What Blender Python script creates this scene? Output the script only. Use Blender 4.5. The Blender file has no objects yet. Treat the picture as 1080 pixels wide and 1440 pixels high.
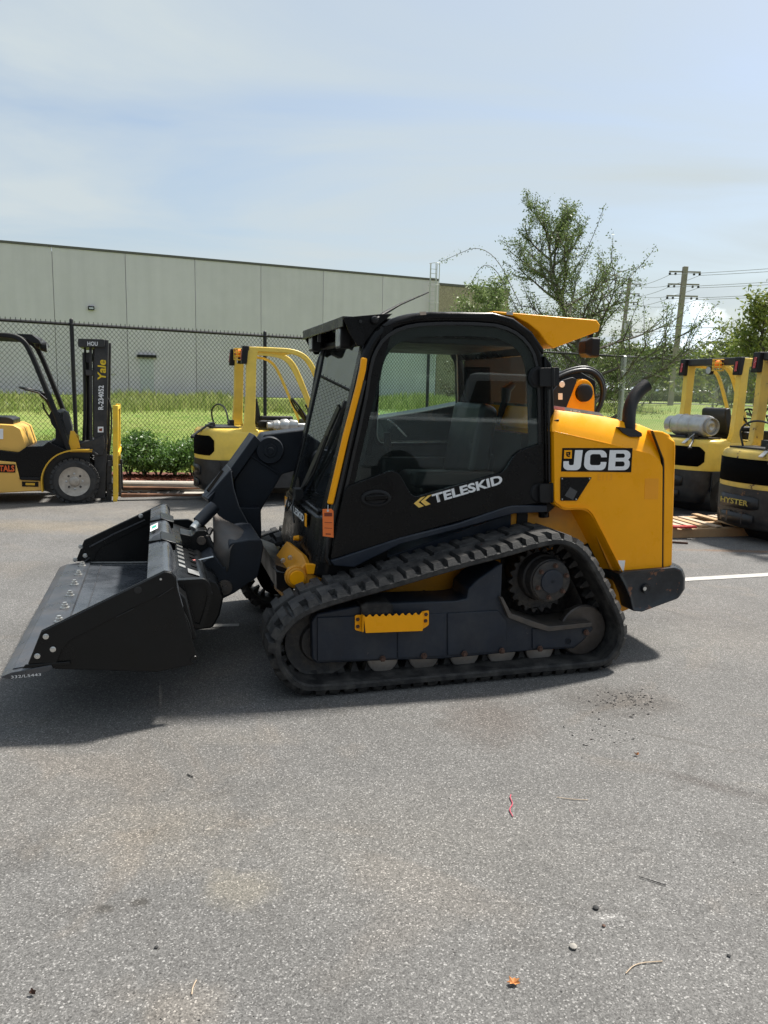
import bpy, bmesh, math, random
import numpy as np
from mathutils import Vector, Matrix
from mathutils.geometry import tessellate_polygon
random.seed(7)
rad = math.radians
scene = bpy.context.scene
col = scene.collection
PI = math.pi

# ---------------------------------------------------------------- camera
FPX = 1080.0
PITCH, ROLL, CAMH = rad(9.05), rad(1.3), 1.6
_f = np.array([0, math.cos(PITCH), -math.sin(PITCH)])
_r0 = np.array([1.0, 0, 0]); _u0 = np.cross(_r0, _f)
_R = math.cos(ROLL)*_r0 + math.sin(ROLL)*_u0
_U = math.cos(ROLL)*_u0 - math.sin(ROLL)*_r0
_C = np.array([0, 0, CAMH])
cam = bpy.data.cameras.new("camera"); co = bpy.data.objects.new("camera", cam); col.objects.link(co)
M = Matrix(((_R[0], _U[0], -_f[0], 0), (_R[1], _U[1], -_f[1], 0), (_R[2], _U[2], -_f[2], CAMH), (0, 0, 0, 1)))
co.matrix_world = M
cam.sensor_fit = 'VERTICAL'; cam.sensor_height = 36; cam.lens = 27
cam.clip_end = 3000
scene.camera = co

def ray(u, v): return _f + _R*(u-540)/FPX + _U*(720-v)/FPX
def ground(u, v, z=0.0):
    d = ray(u, v); t = (z-CAMH)/d[2]; p = _C+d*t
    return (float(p[0]), float(p[1]))
def at_depth(u, v, Y):
    d = ray(u, v); t = Y/d[1]; p = _C+d*t
    return Vector(p)

class Frame:
    """a vertical working plane of a vehicle: s along it, w away from the camera side, z up"""
    def __init__(s, ox, oy, yaw):
        s.yaw = yaw; s.O = np.array([ox, oy, 0.0])
        s.e = np.array([math.cos(yaw), math.sin(yaw), 0]); s.n = np.array([-math.sin(yaw), math.cos(yaw), 0])
    def T(s, u, v, w):
        d = ray(u, v); t = (w-(_C-s.O)@s.n)/(d@s.n); p = _C+d*t-s.O
        return (float(p@s.e), float(p[2]))
    def L(s, pts, w): return [s.T(u, v, w) for u, v in pts]
    def P(s, u, v, w):
        a = s.T(u, v, w); return Vector((a[0], w, a[1]))

# ---------------------------------------------------------------- materials
def nt(m): return m.node_tree.nodes, m.node_tree.links
MATS = {}
def mat(name, c, rough=.5, metal=0, var=.12, vs=6.0, bump=0.0, bs=80.0, spec=.5, coat=0, dirt=0.0, dirtc=(.25,.22,.18), ds=3.0, c2=None, c2s=9.0, c2t=.62, rvar=.12):
    m = bpy.data.materials.new(name); m.use_nodes = True; MATS[name] = m
    N, L = nt(m); b = N["Principled BSDF"]
    tc = N.new("ShaderNodeTexCoord")
    n1 = N.new("ShaderNodeTexNoise"); n1.inputs["Scale"].default_value = vs; n1.inputs["Detail"].default_value = 6; n1.inputs["Roughness"].default_value = .65
    L.new(tc.outputs["Object"], n1.inputs["Vector"])
    mr = N.new("ShaderNodeMapRange"); mr.inputs["To Min"].default_value = 1-var; mr.inputs["To Max"].default_value = 1+var
    mr.inputs["From Min"].default_value = .3; mr.inputs["From Max"].default_value = .7
    L.new(n1.outputs["Fac"], mr.inputs["Value"])
    mx = N.new("ShaderNodeVectorMath"); mx.operation = 'SCALE'; mx.inputs[0].default_value = c
    L.new(mr.outputs[0], mx.inputs["Scale"]); out = mx.outputs[0]
    def mask(scale, th, wid):
        n = N.new("ShaderNodeTexNoise"); n.inputs["Scale"].default_value = scale; n.inputs["Detail"].default_value = 9; n.inputs["Roughness"].default_value = .7
        L.new(tc.outputs["Object"], n.inputs["Vector"])
        r = N.new("ShaderNodeMapRange"); r.inputs["From Min"].default_value = th; r.inputs["From Max"].default_value = th+wid
        L.new(n.outputs["Fac"], r.inputs["Value"]); return r.outputs[0]
    rb = N.new("ShaderNodeMapRange"); rb.inputs["From Min"].default_value = .3; rb.inputs["From Max"].default_value = .7
    rb.inputs["To Min"].default_value = max(0.02, rough-rvar); rb.inputs["To Max"].default_value = min(1, rough+rvar)
    L.new(n1.outputs["Fac"], rb.inputs["Value"]); L.new(rb.outputs[0], b.inputs["Roughness"])
    if dirt:
        k = mask(ds, .42, .3); mm = N.new("ShaderNodeMath"); mm.operation = 'MULTIPLY'; mm.inputs[1].default_value = dirt; L.new(k, mm.inputs[0])
        q = N.new("ShaderNodeMix"); q.data_type = 'RGBA'; L.new(mm.outputs[0], q.inputs[0]); L.new(out, q.inputs[6]); q.inputs[7].default_value = (*dirtc, 1); out = q.outputs[2]
    if c2:
        k = mask(c2s, c2t, .02)
        q = N.new("ShaderNodeMix"); q.data_type = 'RGBA'; L.new(k, q.inputs[0]); L.new(out, q.inputs[6]); q.inputs[7].default_value = (*c2, 1); out = q.outputs[2]
    L.new(out, b.inputs["Base Color"])
    b.inputs["Metallic"].default_value = metal
    b.inputs["Specular IOR Level"].default_value = spec
    if coat: b.inputs["Coat Weight"].default_value = coat; b.inputs["Coat Roughness"].default_value = .08
    if bump:
        nb = N.new("ShaderNodeTexNoise"); nb.inputs["Scale"].default_value = bs; nb.inputs["Detail"].default_value = 5
        L.new(tc.outputs["Object"], nb.inputs["Vector"])
        bp = N.new("ShaderNodeBump"); bp.inputs["Strength"].default_value = bump; bp.inputs["Distance"].default_value = .01
        L.new(nb.outputs["Fac"], bp.inputs["Height"]); L.new(bp.outputs[0], b.inputs["Normal"])
    return m

def glassmat(name, tint, gl=.006):
    m = bpy.data.materials.new(name); m.use_nodes = True; N, L = nt(m); N.remove(N["Principled BSDF"])
    t = N.new("ShaderNodeBsdfTransparent"); t.inputs[0].default_value = (*tint, 1)
    g = N.new("ShaderNodeBsdfGlossy"); g.inputs["Roughness"].default_value = .01; g.inputs[0].default_value = (.9, .95, 1, 1)
    fr = N.new("ShaderNodeFresnel"); fr.inputs[0].default_value = 1.5
    tc = N.new("ShaderNodeTexCoord"); no = N.new("ShaderNodeTexNoise"); no.inputs["Scale"].default_value = 3; no.inputs["Detail"].default_value = 8
    L.new(tc.outputs["Object"], no.inputs["Vector"])
    mm = N.new("ShaderNodeMath"); mm.operation = 'MULTIPLY_ADD'; L.new(no.outputs[0], mm.inputs[0]); mm.inputs[1].default_value = .008; mm.inputs[2].default_value = 0
    ad = N.new("ShaderNodeMath"); ad.operation = 'ADD'; hf = N.new('ShaderNodeMath'); hf.operation = 'MULTIPLY'; hf.inputs[1].default_value = .45; L.new(fr.outputs[0], hf.inputs[0]); L.new(hf.outputs[0], ad.inputs[0]); L.new(mm.outputs[0], ad.inputs[1])
    mx = N.new("ShaderNodeMixShader"); L.new(ad.outputs[0], mx.inputs[0]); L.new(t.outputs[0], mx.inputs[1]); L.new(g.outputs[0], mx.inputs[2])
    d = N.new("ShaderNodeBsdfDiffuse"); d.inputs[0].default_value = (.35, .38, .36, 1)
    m2 = N.new("ShaderNodeMixShader"); m2.inputs[0].default_value = gl
    L.new(mx.outputs[0], m2.inputs[1]); L.new(d.outputs[0], m2.inputs[2])
    L.new(m2.outputs[0], N["Material Output"].inputs[0]); return m

ORANGE = (.98, .40, .002)
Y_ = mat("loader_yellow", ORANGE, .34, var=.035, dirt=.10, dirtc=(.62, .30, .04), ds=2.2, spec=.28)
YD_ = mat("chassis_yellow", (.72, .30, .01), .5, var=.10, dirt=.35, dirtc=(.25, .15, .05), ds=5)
K_ = mat("black_enamel", (.0045, .0045, .005), .28, var=.15, dirt=.05, dirtc=(.02, .02, .02), ds=2.5, spec=.22)
KM_ = mat("matt_black_plastic", (.009, .009, .010), .55, var=.2, spec=.3, dirt=.15, dirtc=(.05, .05, .05), ds=4, bump=.15, bs=300)
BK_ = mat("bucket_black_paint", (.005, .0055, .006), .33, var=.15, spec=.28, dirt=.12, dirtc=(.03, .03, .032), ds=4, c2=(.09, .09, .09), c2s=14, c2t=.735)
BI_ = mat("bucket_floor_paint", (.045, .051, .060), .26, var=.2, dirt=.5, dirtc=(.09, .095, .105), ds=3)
NB_ = mat("navy_steel_paint", (.014, .020, .032), .40, var=.2, spec=.35, dirt=.5, dirtc=(.055, .058, .064), ds=5, c2=(.15, .13, .12), c2s=22, c2t=.665)
BOOM_ = mat("boom_paint", (.012, .016, .023), .52, var=.22, spec=.28, dirt=.2, dirtc=(.028, .031, .037), ds=4, c2=(.13, .12, .11), c2s=22, c2t=.715)
WORN_ = mat("worn_steel", (.075, .068, .062), .5, metal=.2, var=.35, dirt=.7, dirtc=(.13, .095, .07), ds=9)
RUB_ = mat("track_rubber", (.014, .014, .015), .68, var=.3, spec=.4, dirt=.85, dirtc=(.085, .080, .073), ds=12, bump=.35, bs=160)
RUBT_ = mat("tyre_rubber", (.016, .016, .017), .7, var=.25, dirt=.5, dirtc=(.09, .085, .08), ds=9, bump=.2, bs=120)
ROLL_ = mat("roller_steel", (.38, .35, .32), .42, metal=.55, var=.3, dirt=.6, dirtc=(.09, .06, .045), ds=12)
ROLLD_ = mat("dark_idler_steel", (.085, .075, .068), .42, metal=.4, var=.35, dirt=.6, dirtc=(.05, .035, .028), ds=10)
RUST_ = mat("rusty_bolt", (.10, .055, .04), .7, metal=.3, var=.35, vs=30)
HUB_ = mat("greasy_hub", (.022, .021, .022), .6, var=.4, vs=14, dirt=.8, dirtc=(.08, .065, .05), ds=16, bump=.5, bs=50)
CHR_ = mat("zinc_bolt", (.62, .62, .60), .3, metal=.8, var=.1)
EDGE_ = mat("cutting_edge_steel", (.07, .078, .09), .33, metal=.4, var=.25, dirt=.5, dirtc=(.14, .12, .11), ds=7)
WHT_ = mat("white_print", (.80, .80, .80), .5, var=.03)
GREYP_ = mat("grey_interior", (.06, .06, .062), .6, var=.1)
ORG_ = mat("orange_card", (.85, .19, .035), .6, var=.05)
RED_ = mat("red_plastic", (.45, .02, .02), .4, var=.1)
PINK_ = mat("pink_tip", (.75, .25, .22), .5, var=.1)
OSTK_ = mat("faded_yellow", (.88, .34, .002), .4, var=.06)
GLASS_ = glassmat("cab_glass", (.88, .945, .92))
LAMP_ = mat("lamp_lens", (.45, .47, .48), .12, metal=.5, var=.05)
RLENS_ = mat("red_lens", (.40, .02, .02), .15, var=.1, c2=(.7, .55, .55), c2s=60, c2t=.62)
ALENS_ = mat("amber_lens", (.9, .25, .01), .2, var=.1)

HY_ = mat("hyster_yellow", (.86, .61, .10), .42, var=.07, dirt=.35, dirtc=(.45, .33, .10), ds=3.5, c2=(.10, .06, .03), c2s=8, c2t=.715)
HYR_ = mat("scuffed_yellow", (.72, .51, .10), .48, var=.10, dirt=.6, dirtc=(.40, .30, .12), ds=4.5, c2=(.11, .055, .03), c2s=9, c2t=.61)
SLOT_ = mat("slot_black", (.004, .004, .004), .95, spec=.05)
HB_ = mat("counterweight_black", (.014, .015, .018), .5, var=.2, dirt=.5, dirtc=(.07, .07, .068), ds=6, c2=(.22, .20, .13), c2s=14, c2t=.70)
HBR_ = mat("rusty_counterweight_black", (.014, .015, .018), .5, var=.2, dirt=.6, dirtc=(.085, .08, .07), ds=6, c2=(.17, .08, .03), c2s=9, c2t=.60)
YL_ = mat("orange_yellow_paint", (.78, .46, .10), .38, var=.06, dirt=.3, dirtc=(.55, .32, .08), ds=3)
YLD_ = mat("yellow_frame_paint", (.70, .40, .02), .42, var=.08, dirt=.35, dirtc=(.40, .25, .08), ds=3)
YB_ = mat("bright_yellow_paint", (.84, .53, .03), .45, var=.1, dirt=.4, dirtc=(.40, .40, .15), ds=5, c2=(.2, .12, .06), c2s=14, c2t=.69)
ALU_ = mat("propane_aluminium", (.50, .50, .49), .38, metal=.7, var=.15, dirt=.5, dirtc=(.22, .21, .20), ds=8)
RIM_ = mat("steel_rim", (.45, .41, .36), .45, metal=.4, var=.25, dirt=.5, dirtc=(.12, .10, .08), ds=10)
FORK_ = mat("rusty_fork_steel", (.16, .075, .04), .6, metal=.3, var=.3, dirt=.5, dirtc=(.30, .15, .08), ds=6)
FORKD_ = mat("dark_steel", (.02, .02, .021), .5, var=.3, dirt=.4, dirtc=(.09, .08, .07), ds=8)
VINYL_ = mat("seat_vinyl", (.009, .009, .010), .42, var=.1)
HOSE_ = mat("hose_rubber", (.009, .009, .010), .42, var=.2)
DULLY_ = mat("logo_yellow", (.80, .55, .02), .5, var=.05)
DULLG_ = mat("worn_logo_yellow", (.42, .33, .06), .6, var=.2)

# ---------------------------------------------------------------- mesh builder
def tag(o, label=None, cat=None, group=None, kind=None):
    if label: o['label'] = label
    if cat: o['category'] = cat
    if group: o['group'] = group
    if kind: o['kind'] = kind
    return o
def empty(name, loc, rz=0):
    o = bpy.data.objects.new(name, None); col.objects.link(o); o.location = loc; o.rotation_euler = (0, 0, rz); o.empty_display_size = .2; return o

def area2(p): return sum(p[i][0]*p[(i+1) % len(p)][1]-p[(i+1) % len(p)][0]*p[i][1] for i in range(len(p)))/2
def rnd(pts, r, n=4):
    out = []; N = len(pts)
    for i in range(N):
        a, b, c = Vector(pts[i-1]), Vector(pts[i]), Vector(pts[(i+1) % N])
        rr = r[i] if isinstance(r, (list, tuple)) else r
        d1 = (a-b); d2 = (c-b); l = min(rr, d1.length*.45, d2.length*.45)
        if l < 1e-5: out.append(tuple(b)); continue
        p = b+d1.normalized()*l; q = b+d2.normalized()*l
        for k in range(n+1):
            t = k/n; out.append(tuple(p*(1-t)**2+b*2*t*(1-t)+q*t*t))
    return out
def smooth(pts, it=2, closed=True):
    for _ in range(it):
        out = []; N = len(pts)
        rng = range(N) if closed else range(N-1)
        if not closed: out.append(tuple(pts[0]))
        for i in rng:
            a, b = Vector(pts[i]), Vector(pts[(i+1) % N]); out += [tuple(a*.75+b*.25), tuple(a*.25+b*.75)]
        if not closed: out.append(tuple(pts[-1]))
        pts = out
    return pts
def offs(pts, d):
    """inward offset of a closed polygon by d"""
    sg = 1 if area2(pts) > 0 else -1; N = len(pts); out = []
    for i in range(N):
        a, b, c = Vector(pts[i-1]), Vector(pts[i]), Vector(pts[(i+1) % N])
        t = ((b-a).normalized()+(c-b).normalized())
        if t.length < 1e-6: t = (c-b)
        t.normalize(); nn = Vector((-t.y, t.x))*sg
        k = max(.5, nn.dot(Vector((-(c-b).normalized().y, (c-b).normalized().x))*sg))
        out.append(tuple(b+nn*d/k))
    return out

class MB:
    def __init__(s): s.v = []; s.f = []
    def add(s, vs, fs):
        k = len(s.v); s.v += [tuple(p) for p in vs]; s.f += [tuple(i+k for i in f) for f in fs]; return s
    def prism(s, pts, y0, y1, holes=None, fn=None):
        fn = fn or (lambda a, y: (a[0], y, a[1]))
        loops = [pts]+(holes or []); allp = [p for l in loops for p in l]; n = len(allp)
        vs = [fn(p, y0) for p in allp]+[fn(p, y1) for p in allp]; fs = []
        if holes:
            tri = tessellate_polygon([[Vector((p[0], p[1], 0)) for p in l] for l in loops])
            for t in tri: fs.append(tuple(t)); fs.append(tuple(i+n for i in reversed(t)))
        else: fs += [tuple(range(n)), tuple(range(2*n-1, n-1, -1))]
        k = 0
        for l in loops:
            m = len(l)
            for i in range(m):
                j = (i+1) % m; fs.append((k+i, k+j, k+j+n, k+i+n))
            k += m
        return s.add(vs, fs)
    def var(s, pts, t):
        """pts: (s, w, z) front loop, extruded by vector t"""
        n = len(pts); t = Vector(t); a = [Vector(p) for p in pts]
        return s.add(a+[p+t for p in a], [tuple(range(n)), tuple(range(2*n-1, n-1, -1))]+[(i, (i+1) % n, (i+1) % n+n, i+n) for i in range(n)])
    def loft(s, loops, cap=True):
        n = len(loops[0]); vs = [p for l in loops for p in l]; fs = []
        for k in range(len(loops)-1):
            for i in range(n):
                j = (i+1) % n; fs.append((k*n+i, k*n+j, (k+1)*n+j, (k+1)*n+i))
        if cap: fs += [tuple(range(n))[::-1], tuple(range((len(loops)-1)*n, len(loops)*n))]
        return s.add(vs, fs)
    def box(s, a, b):
        x0, y0, z0 = a; x1, y1, z1 = b
        return s.add([(x0, y0, z0), (x1, y0, z0), (x1, y1, z0), (x0, y1, z0), (x0, y0, z1), (x1, y0, z1), (x1, y1, z1), (x0, y1, z1)],
                     [(0, 3, 2, 1), (4, 5, 6, 7), (0, 1, 5, 4), (1, 2, 6, 5), (2, 3, 7, 6), (3, 0, 4, 7)])
    def beam(s, p, q, a, b, up=(0, 0, 1)):
        p, q = Vector(p), Vector(q); d = (q-p).normalized(); x = d.cross(Vector(up))
        if x.length < 1e-4: x = d.cross(Vector((0, 1, 0)))
        x.normalize(); y = x.cross(d).normalized(); x *= a/2; y *= b/2
        return s.add([p-x-y, p+x-y, p+x+y, p-x+y, q-x-y, q+x-y, q+x+y, q-x+y], [(0, 3, 2, 1), (4, 5, 6, 7), (0, 1, 5, 4), (1, 2, 6, 5), (2, 3, 7, 6), (3, 0, 4, 7)])
    def tube(s, pts, r, n=8, closed=False, sq=None):
        P = [Vector(p) for p in pts]; N = len(P); loops = []; up = None
        for i in range(N):
            if closed: d = P[(i+1) % N]-P[i-1]
            else: d = P[min(i+1, N-1)]-P[max(i-1, 0)]
            d.normalize()
            if up is None:
                up = Vector((0, 1, 0)) if abs(d.y) < .9 else Vector((0, 0, 1))
            x = d.cross(up).normalized(); up = x.cross(d).normalized()
            rr = r[i] if isinstance(r, (list, tuple)) else r
            if sq: a, b = sq; loops.append([P[i]+x*a+up*b, P[i]-x*a+up*b, P[i]-x*a-up*b, P[i]+x*a-up*b])
            else: loops.append([P[i]+x*math.cos(2*PI*k/n)*rr+up*math.sin(2*PI*k/n)*rr for k in range(n)])
        if closed: loops.append(loops[0]); return s.loft(loops, False)
        return s.loft(loops)
    def lathe(s, c, prof, n=24, axis='y'):
        """prof: (offset along axis, radius)"""
        loops = []
        for h, r in prof:
            l = []
            for k in range(n):
                a = 2*PI*k/n; x, y = r*math.cos(a), r*math.sin(a)
                l.append({'y': (c[0]+x, c[1]+h, c[2]+y), 'z': (c[0]+x, c[1]+y, c[2]+h), 'x': (c[0]+h, c[1]+x, c[2]+y)}[axis])
            loops.append(l)
        return s.loft(loops)
    def build(s, name, m, parent=None, bev=0, ang=38, smoothit=True, seg=2):
        me = bpy.data.meshes.new(name); bm = bmesh.new()
        vs = [bm.verts.new(p) for p in s.v]
        for f in s.f:
            try: bm.faces.new([vs[i] for i in f])
            except ValueError: pass
        bmesh.ops.remove_doubles(bm, verts=bm.verts, dist=1e-5)
        bmesh.ops.recalc_face_normals(bm, faces=bm.faces); bm.to_mesh(me); bm.free()
        if smoothit:
            me.shade_smooth(); me.set_sharp_from_angle(angle=rad(ang))
        me.materials.append(m)
        o = bpy.data.objects.new(name, me); col.objects.link(o)
        if parent: o.parent = parent
        if bev:
            b = o.modifiers.new("bevel", 'BEVEL'); b.width = bev; b.segments = seg; b.limit_method = 'ANGLE'; b.angle_limit = rad(35); b.harden_normals = False
        return o
def raw(name, v, f, m, parent=None, sm=False):
    me = bpy.data.meshes.new(name); me.from_pydata(v, [], f); me.materials.append(m)
    if sm: me.shade_smooth()
    o = bpy.data.objects.new(name, me); col.objects.link(o)
    if parent: o.parent = parent
    return o

def lettering(name, txt, m, parent, org, right, up, height, width=None, off=0.0, ex=.0012, shear=0, spacing=1.0):
    """lettering laid on a surface: org = lower left corner, right/up = directions"""
    c = bpy.data.curves.new(name, 'FONT'); c.body = txt; c.size = 1; c.offset = off; c.extrude = 0; c.shear = shear; c.space_character = spacing; c.resolution_u = 3
    t = bpy.data.objects.new(name, c); col.objects.link(t); bpy.context.view_layer.update()
    me = bpy.data.meshes.new_from_object(t); bpy.data.objects.remove(t)
    xs = [v.co.x for v in me.vertices]; ys = [v.co.y for v in me.vertices]
    x0, x1, y0, y1 = min(xs), max(xs), min(ys), max(ys)
    sy = height/(y1-y0); sx = (width/(x1-x0)) if width else sy
    R, Uv = Vector(right).normalized(), Vector(up).normalized(); Nn = R.cross(Uv)
    for v in me.vertices:
        v.co = Vector(org)+R*((v.co.x-x0)*sx)+Uv*((v.co.y-y0)*sy)+Nn*ex
    me.materials.clear(); me.materials.append(m)
    o = bpy.data.objects.new(name, me); col.objects.link(o)
    if parent: o.parent = parent
    return o
def polys(name, lst, m, parent, y, th=.0012):
    b = MB()
    for p in lst: b.prism(p, y-th, y)
    return b.build(name, m, parent)
def bolt(b, c, r, h=.012, ax='y', sgn=-1):
    b.lathe(c, [(0, r*1.25), (sgn*h*.3, r*1.25), (sgn*h*.3, r*.9), (sgn*h, r*.85)], 6 if r < .02 else 12, ax); return b
# ================================================================ THE TRACK LOADER
F = Frame(-.42, 3.775, rad(16.4)); T = F.T; L = F.L; P = F.P
root = empty('skid_steer_loader', (-.42, 3.775, 0), F.yaw)
tag(root, 'big yellow and black tracked loader with enclosed cab and raised black bucket', 'track loader')
W = 2.0

# ---- rubber tracks
tp = L([(443, 977), (600, 968), (760, 955), (835, 946), (857, 935), (873, 916), (880, 893), (877, 872), (863, 841), (839, 795), (821, 771), (803, 760), (780, 757), (741, 767),
        (710, 776), (640, 794), (562, 817), (487, 838), (446, 850), (418, 864), (397, 883), (385, 906), (388, 935), (402, 956), (420, 970)], 0)
tp = [(a, max(z, .034)) for a, z in tp]
tp = smooth(tp, 2)
class Path:
    def __init__(s, pts):
        if area2(pts) < 0: pts = pts[::-1]
        s.p = [Vector(q) for q in pts]; s.c = [0]
        for i in range(len(s.p)): s.c.append(s.c[-1]+(s.p[(i+1) % len(s.p)]-s.p[i]).length)
        s.len = s.c[-1]
        N = len(s.p); s.nr = []
        for i in range(N):
            d = (s.p[(i+1) % N]-s.p[i-1]).normalized(); s.nr.append(Vector((d.y, -d.x)))
    def at(s, t, o=0):
        t %= s.len
        import bisect
        i = min(bisect.bisect_right(s.c, t)-1, len(s.p)-1); k = (t-s.c[i])/max(1e-9, s.c[i+1]-s.c[i]); j = (i+1) % len(s.p)
        q = s.p[i].lerp(s.p[j], k)+s.nr[i].lerp(s.nr[j], k).normalized()*o
        return (q.x, q.y)
TP = Path(tp)
def make_track(name, y0):
    b = MB(); y1 = y0+.40; n = 180
    sec = [(-.034, .012), (-.034, .388), (-.026, .40), (-.004, .40), (0, .392), (0, .008), (-.004, 0), (-.026, 0)]
    loops = []
    for k in range(n+1):
        t = TP.len*k/n; loops.append([(*TP.at(t, o)[:1], y0+w, TP.at(t, o)[1]) for o, w in sec])
    b.loft(loops, False)
    NP = 31; pt = TP.len/NP
    def pad(t0, t1, wa, wb, h=.030, ch=.012, ca=.012, cb=.012):
        vs = []
        for (o, dt, dw) in ((-.002, 0, 0), (h, ch, 1)):
            for (t, sg) in ((t0, 1), (t1, -1)):
                for (w, sw) in ((wa, ca), (wb, -cb)):
                    q = TP.at(t+sg*dt, o); vs.append((q[0], y0+w+(sw if dw else 0), q[1]))
        b.add(vs, [(0, 1, 3, 2), (4, 6, 7, 5), (0, 4, 5, 1), (2, 3, 7, 6), (0, 2, 6, 4), (1, 5, 7, 3)])
    for k in range(NP):
        t = k*pt
        pad(t, t+.060, 0, .19, ca=.022, ch=.009); pad(t+.082, t+.142, 0, .19, ca=.022, ch=.009); pad(t+.050, t+.092, .075, .19, ca=.004, ch=.002)
        t += pt*.5
        pad(t, t+.060, .21, .40, cb=.022, ch=.009); pad(t+.082, t+.142, .21, .40, cb=.022, ch=.009); pad(t+.050, t+.092, .21, .325, cb=.004, ch=.002)
    for k in range(NP*2):  # drive lugs inside
        t = k*pt/2
        vs = []
        for (o, dt, dw) in ((-.032, 0, 0), (-.085, .016, .012)):
            for tt in (t+dt, t+.046-dt):
                for w in (.165+dw, .235-dw):
                    q = TP.at(tt, o); vs.append((q[0], y0+w, q[1]))
        b.add(vs, [(0, 1, 3, 2), (4, 6, 7, 5), (0, 4, 5, 1), (2, 3, 7, 6), (0, 2, 6, 4), (1, 5, 7, 3)])
    return b.build(name, RUB_, root, ang=30)
make_track('rubber_track', 0.0)
make_track('rubber_track', 1.6)

# ---- undercarriage frames
fr = L([(438, 874), (446, 863), (500, 853), (556, 848), (640, 845), (657, 842), (659, 828), (672, 815), (700, 795), (707, 792), (705, 840), (716, 866), (748, 877), (762, 883), (828, 876), (835, 884),
        (820, 902), (807, 912), (750, 915), (675, 922), (620, 927), (558, 928.5), (446, 933), (439, 927)], .10)
for y0, y1 in ((.10, .34), (1.66, 1.90)):
    b = MB(); b.prism(fr, y0, y1); uc = b.build('track_frame', NB_, root, bev=.008)
    if y0 > 1: continue
    def q(pts, w0=.10, th=.006, name='frame_plate', m=NB_, bev=.003):
        bb = MB(); bb.prism(L(pts, w0), w0-th, w0-.0005); return bb.build(name, m, uc, bev=bev)
    q([(446, 868), (557, 864), (557, 925), (446, 929)], th=.010)
    q([(559, 866), (627, 862), (627, 922), (559, 925)], th=.006)
    q([(629, 862), (700, 858), (712, 873), (712, 915), (629, 921)], th=.009)
    q([(748, 884), (824, 881), (830, 885), (818, 900), (805, 909), (748, 912)], th=.008)
    b = MB()
    gp = L([(700, 838), (704, 838), (716, 861), (750, 873), (770, 879), (829, 873), (829, 879), (768, 886), (746, 880), (712, 867)], .10)
    b.prism(gp, .07, .30); b.build('guide_rail', WORN_, uc, bev=.003)
    for (u, v) in ((538, 926), (596, 922), (653, 919), (705.5, 915), (759, 912), (824, 889)):
        b = MB(); p = P(u, v, .085); bolt(b, p, .015, .018); b.build('bolt', RUST_, uc)
    b = MB(); p = P(799, 902, .092); b.lathe(p, [(0, .020), (-.003, .020), (-.003, .017), (.001, .017)], 20); b.build('boss_ring', NB_, uc)
# step
st = L([(510, 865), (597, 861), (597, 886), (512, 889)], .04)
b = MB()
top = []
x0, z0 = T(511, 864, .045); x1, z1 = T(594, 861, .045); xb0, zb0 = T(514, 890, .045); xb1, zb1 = T(594, 887, .045)
n = 9
for k in range(n*4+1):
    t = k/(n*4); ph = (k % 4); dz = (0, -.012, -.014, -.003)[ph]
    top.append((x0+(x1-x0)*t, z0+(z1-z0)*t+dz))
prof = top+[(xb1, zb1), (xb0, zb0)]
b.prism(prof, .040, .046)
b.beam((x0-.002, .07, (z0+zb0)/2), (x0-.002, .04, (z0+zb0)/2), abs(z0-zb0)*.9, .006, up=(1, 0, 0))
b.beam((x1+.002, .07, (z1+zb1)/2), (x1+.002, .04, (z1+zb1)/2), abs(z0-zb0)*.9, .006, up=(1, 0, 0))
b.prism(rnd(L([(499, 865), (512, 864), (512, 889), (499, 886)], .085), .01), .082, .088)
b.prism(rnd(L([(592, 860), (603, 858), (603, 879), (592, 886)], .085), .01), .082, .088)
stp = b.build('step', Y_, root, bev=.002)
b = MB(); b.prism(L([(506, 851), (514, 846), (545, 845), (552, 850), (552, 864), (508, 866)], .09), .07, .2); b.build('grip_block', RUB_, root, bev=.01)
for u, v in ((503, 871), (503, 881), (599, 864), (598.5, 873)):
    b = MB(); bolt(b, P(u, v, .082), .009, .006); b.build('bolt', RUST_, stp)

# rollers, idlers, sprocket, final drive
def disc(name, u, v, w, r, prof, m, n=40):
    c = P(u, v, w); b = MB(); b.lathe((c.x, 0, c.z), [(w+a, r*k) for a, k in prof], n); return b.build(name, m, root, ang=30), c
for w in (.14,):
    for (u, v) in ((539, 922), (597, 919), (654, 916), (706.5, 912), (760, 909)):
        disc('track_roller', u, v+3, w, .088, [(0, .35), (0, .88), (.006, 1), (.03, 1), (.05, .7), (.13, .7), (.15, 1), (.2, 1), (.2, .2)], ROLL_)
    disc('rear_idler', 820, 886.5, .13, .152, [(-.012, .12), (-.012, .3), (0, .34), (0, .95), (.006, 1), (.04, 1), (.05, .6), (.18, .55), (.18, .1)], ROLLD_, 64)
    o, c = disc('front_idler', 452, 903, .15, .195, [(-.01, .2), (-.01, .3), (.0, .34), (0, .55), (.02, .6), (.02, .9), (.01, 1), (.08, 1), (.1, .6), (.1, .1)], HUB_, 64)
b = MB(); cf_ = P(452, 903, .15); b.lathe((cf_.x, 0, cf_.z), [(1.68, .02), (1.68, .14), (1.70, .15), (1.86, .15), (1.86, .02)], 48); b.build('front_idler', SLOT_, root)
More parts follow.
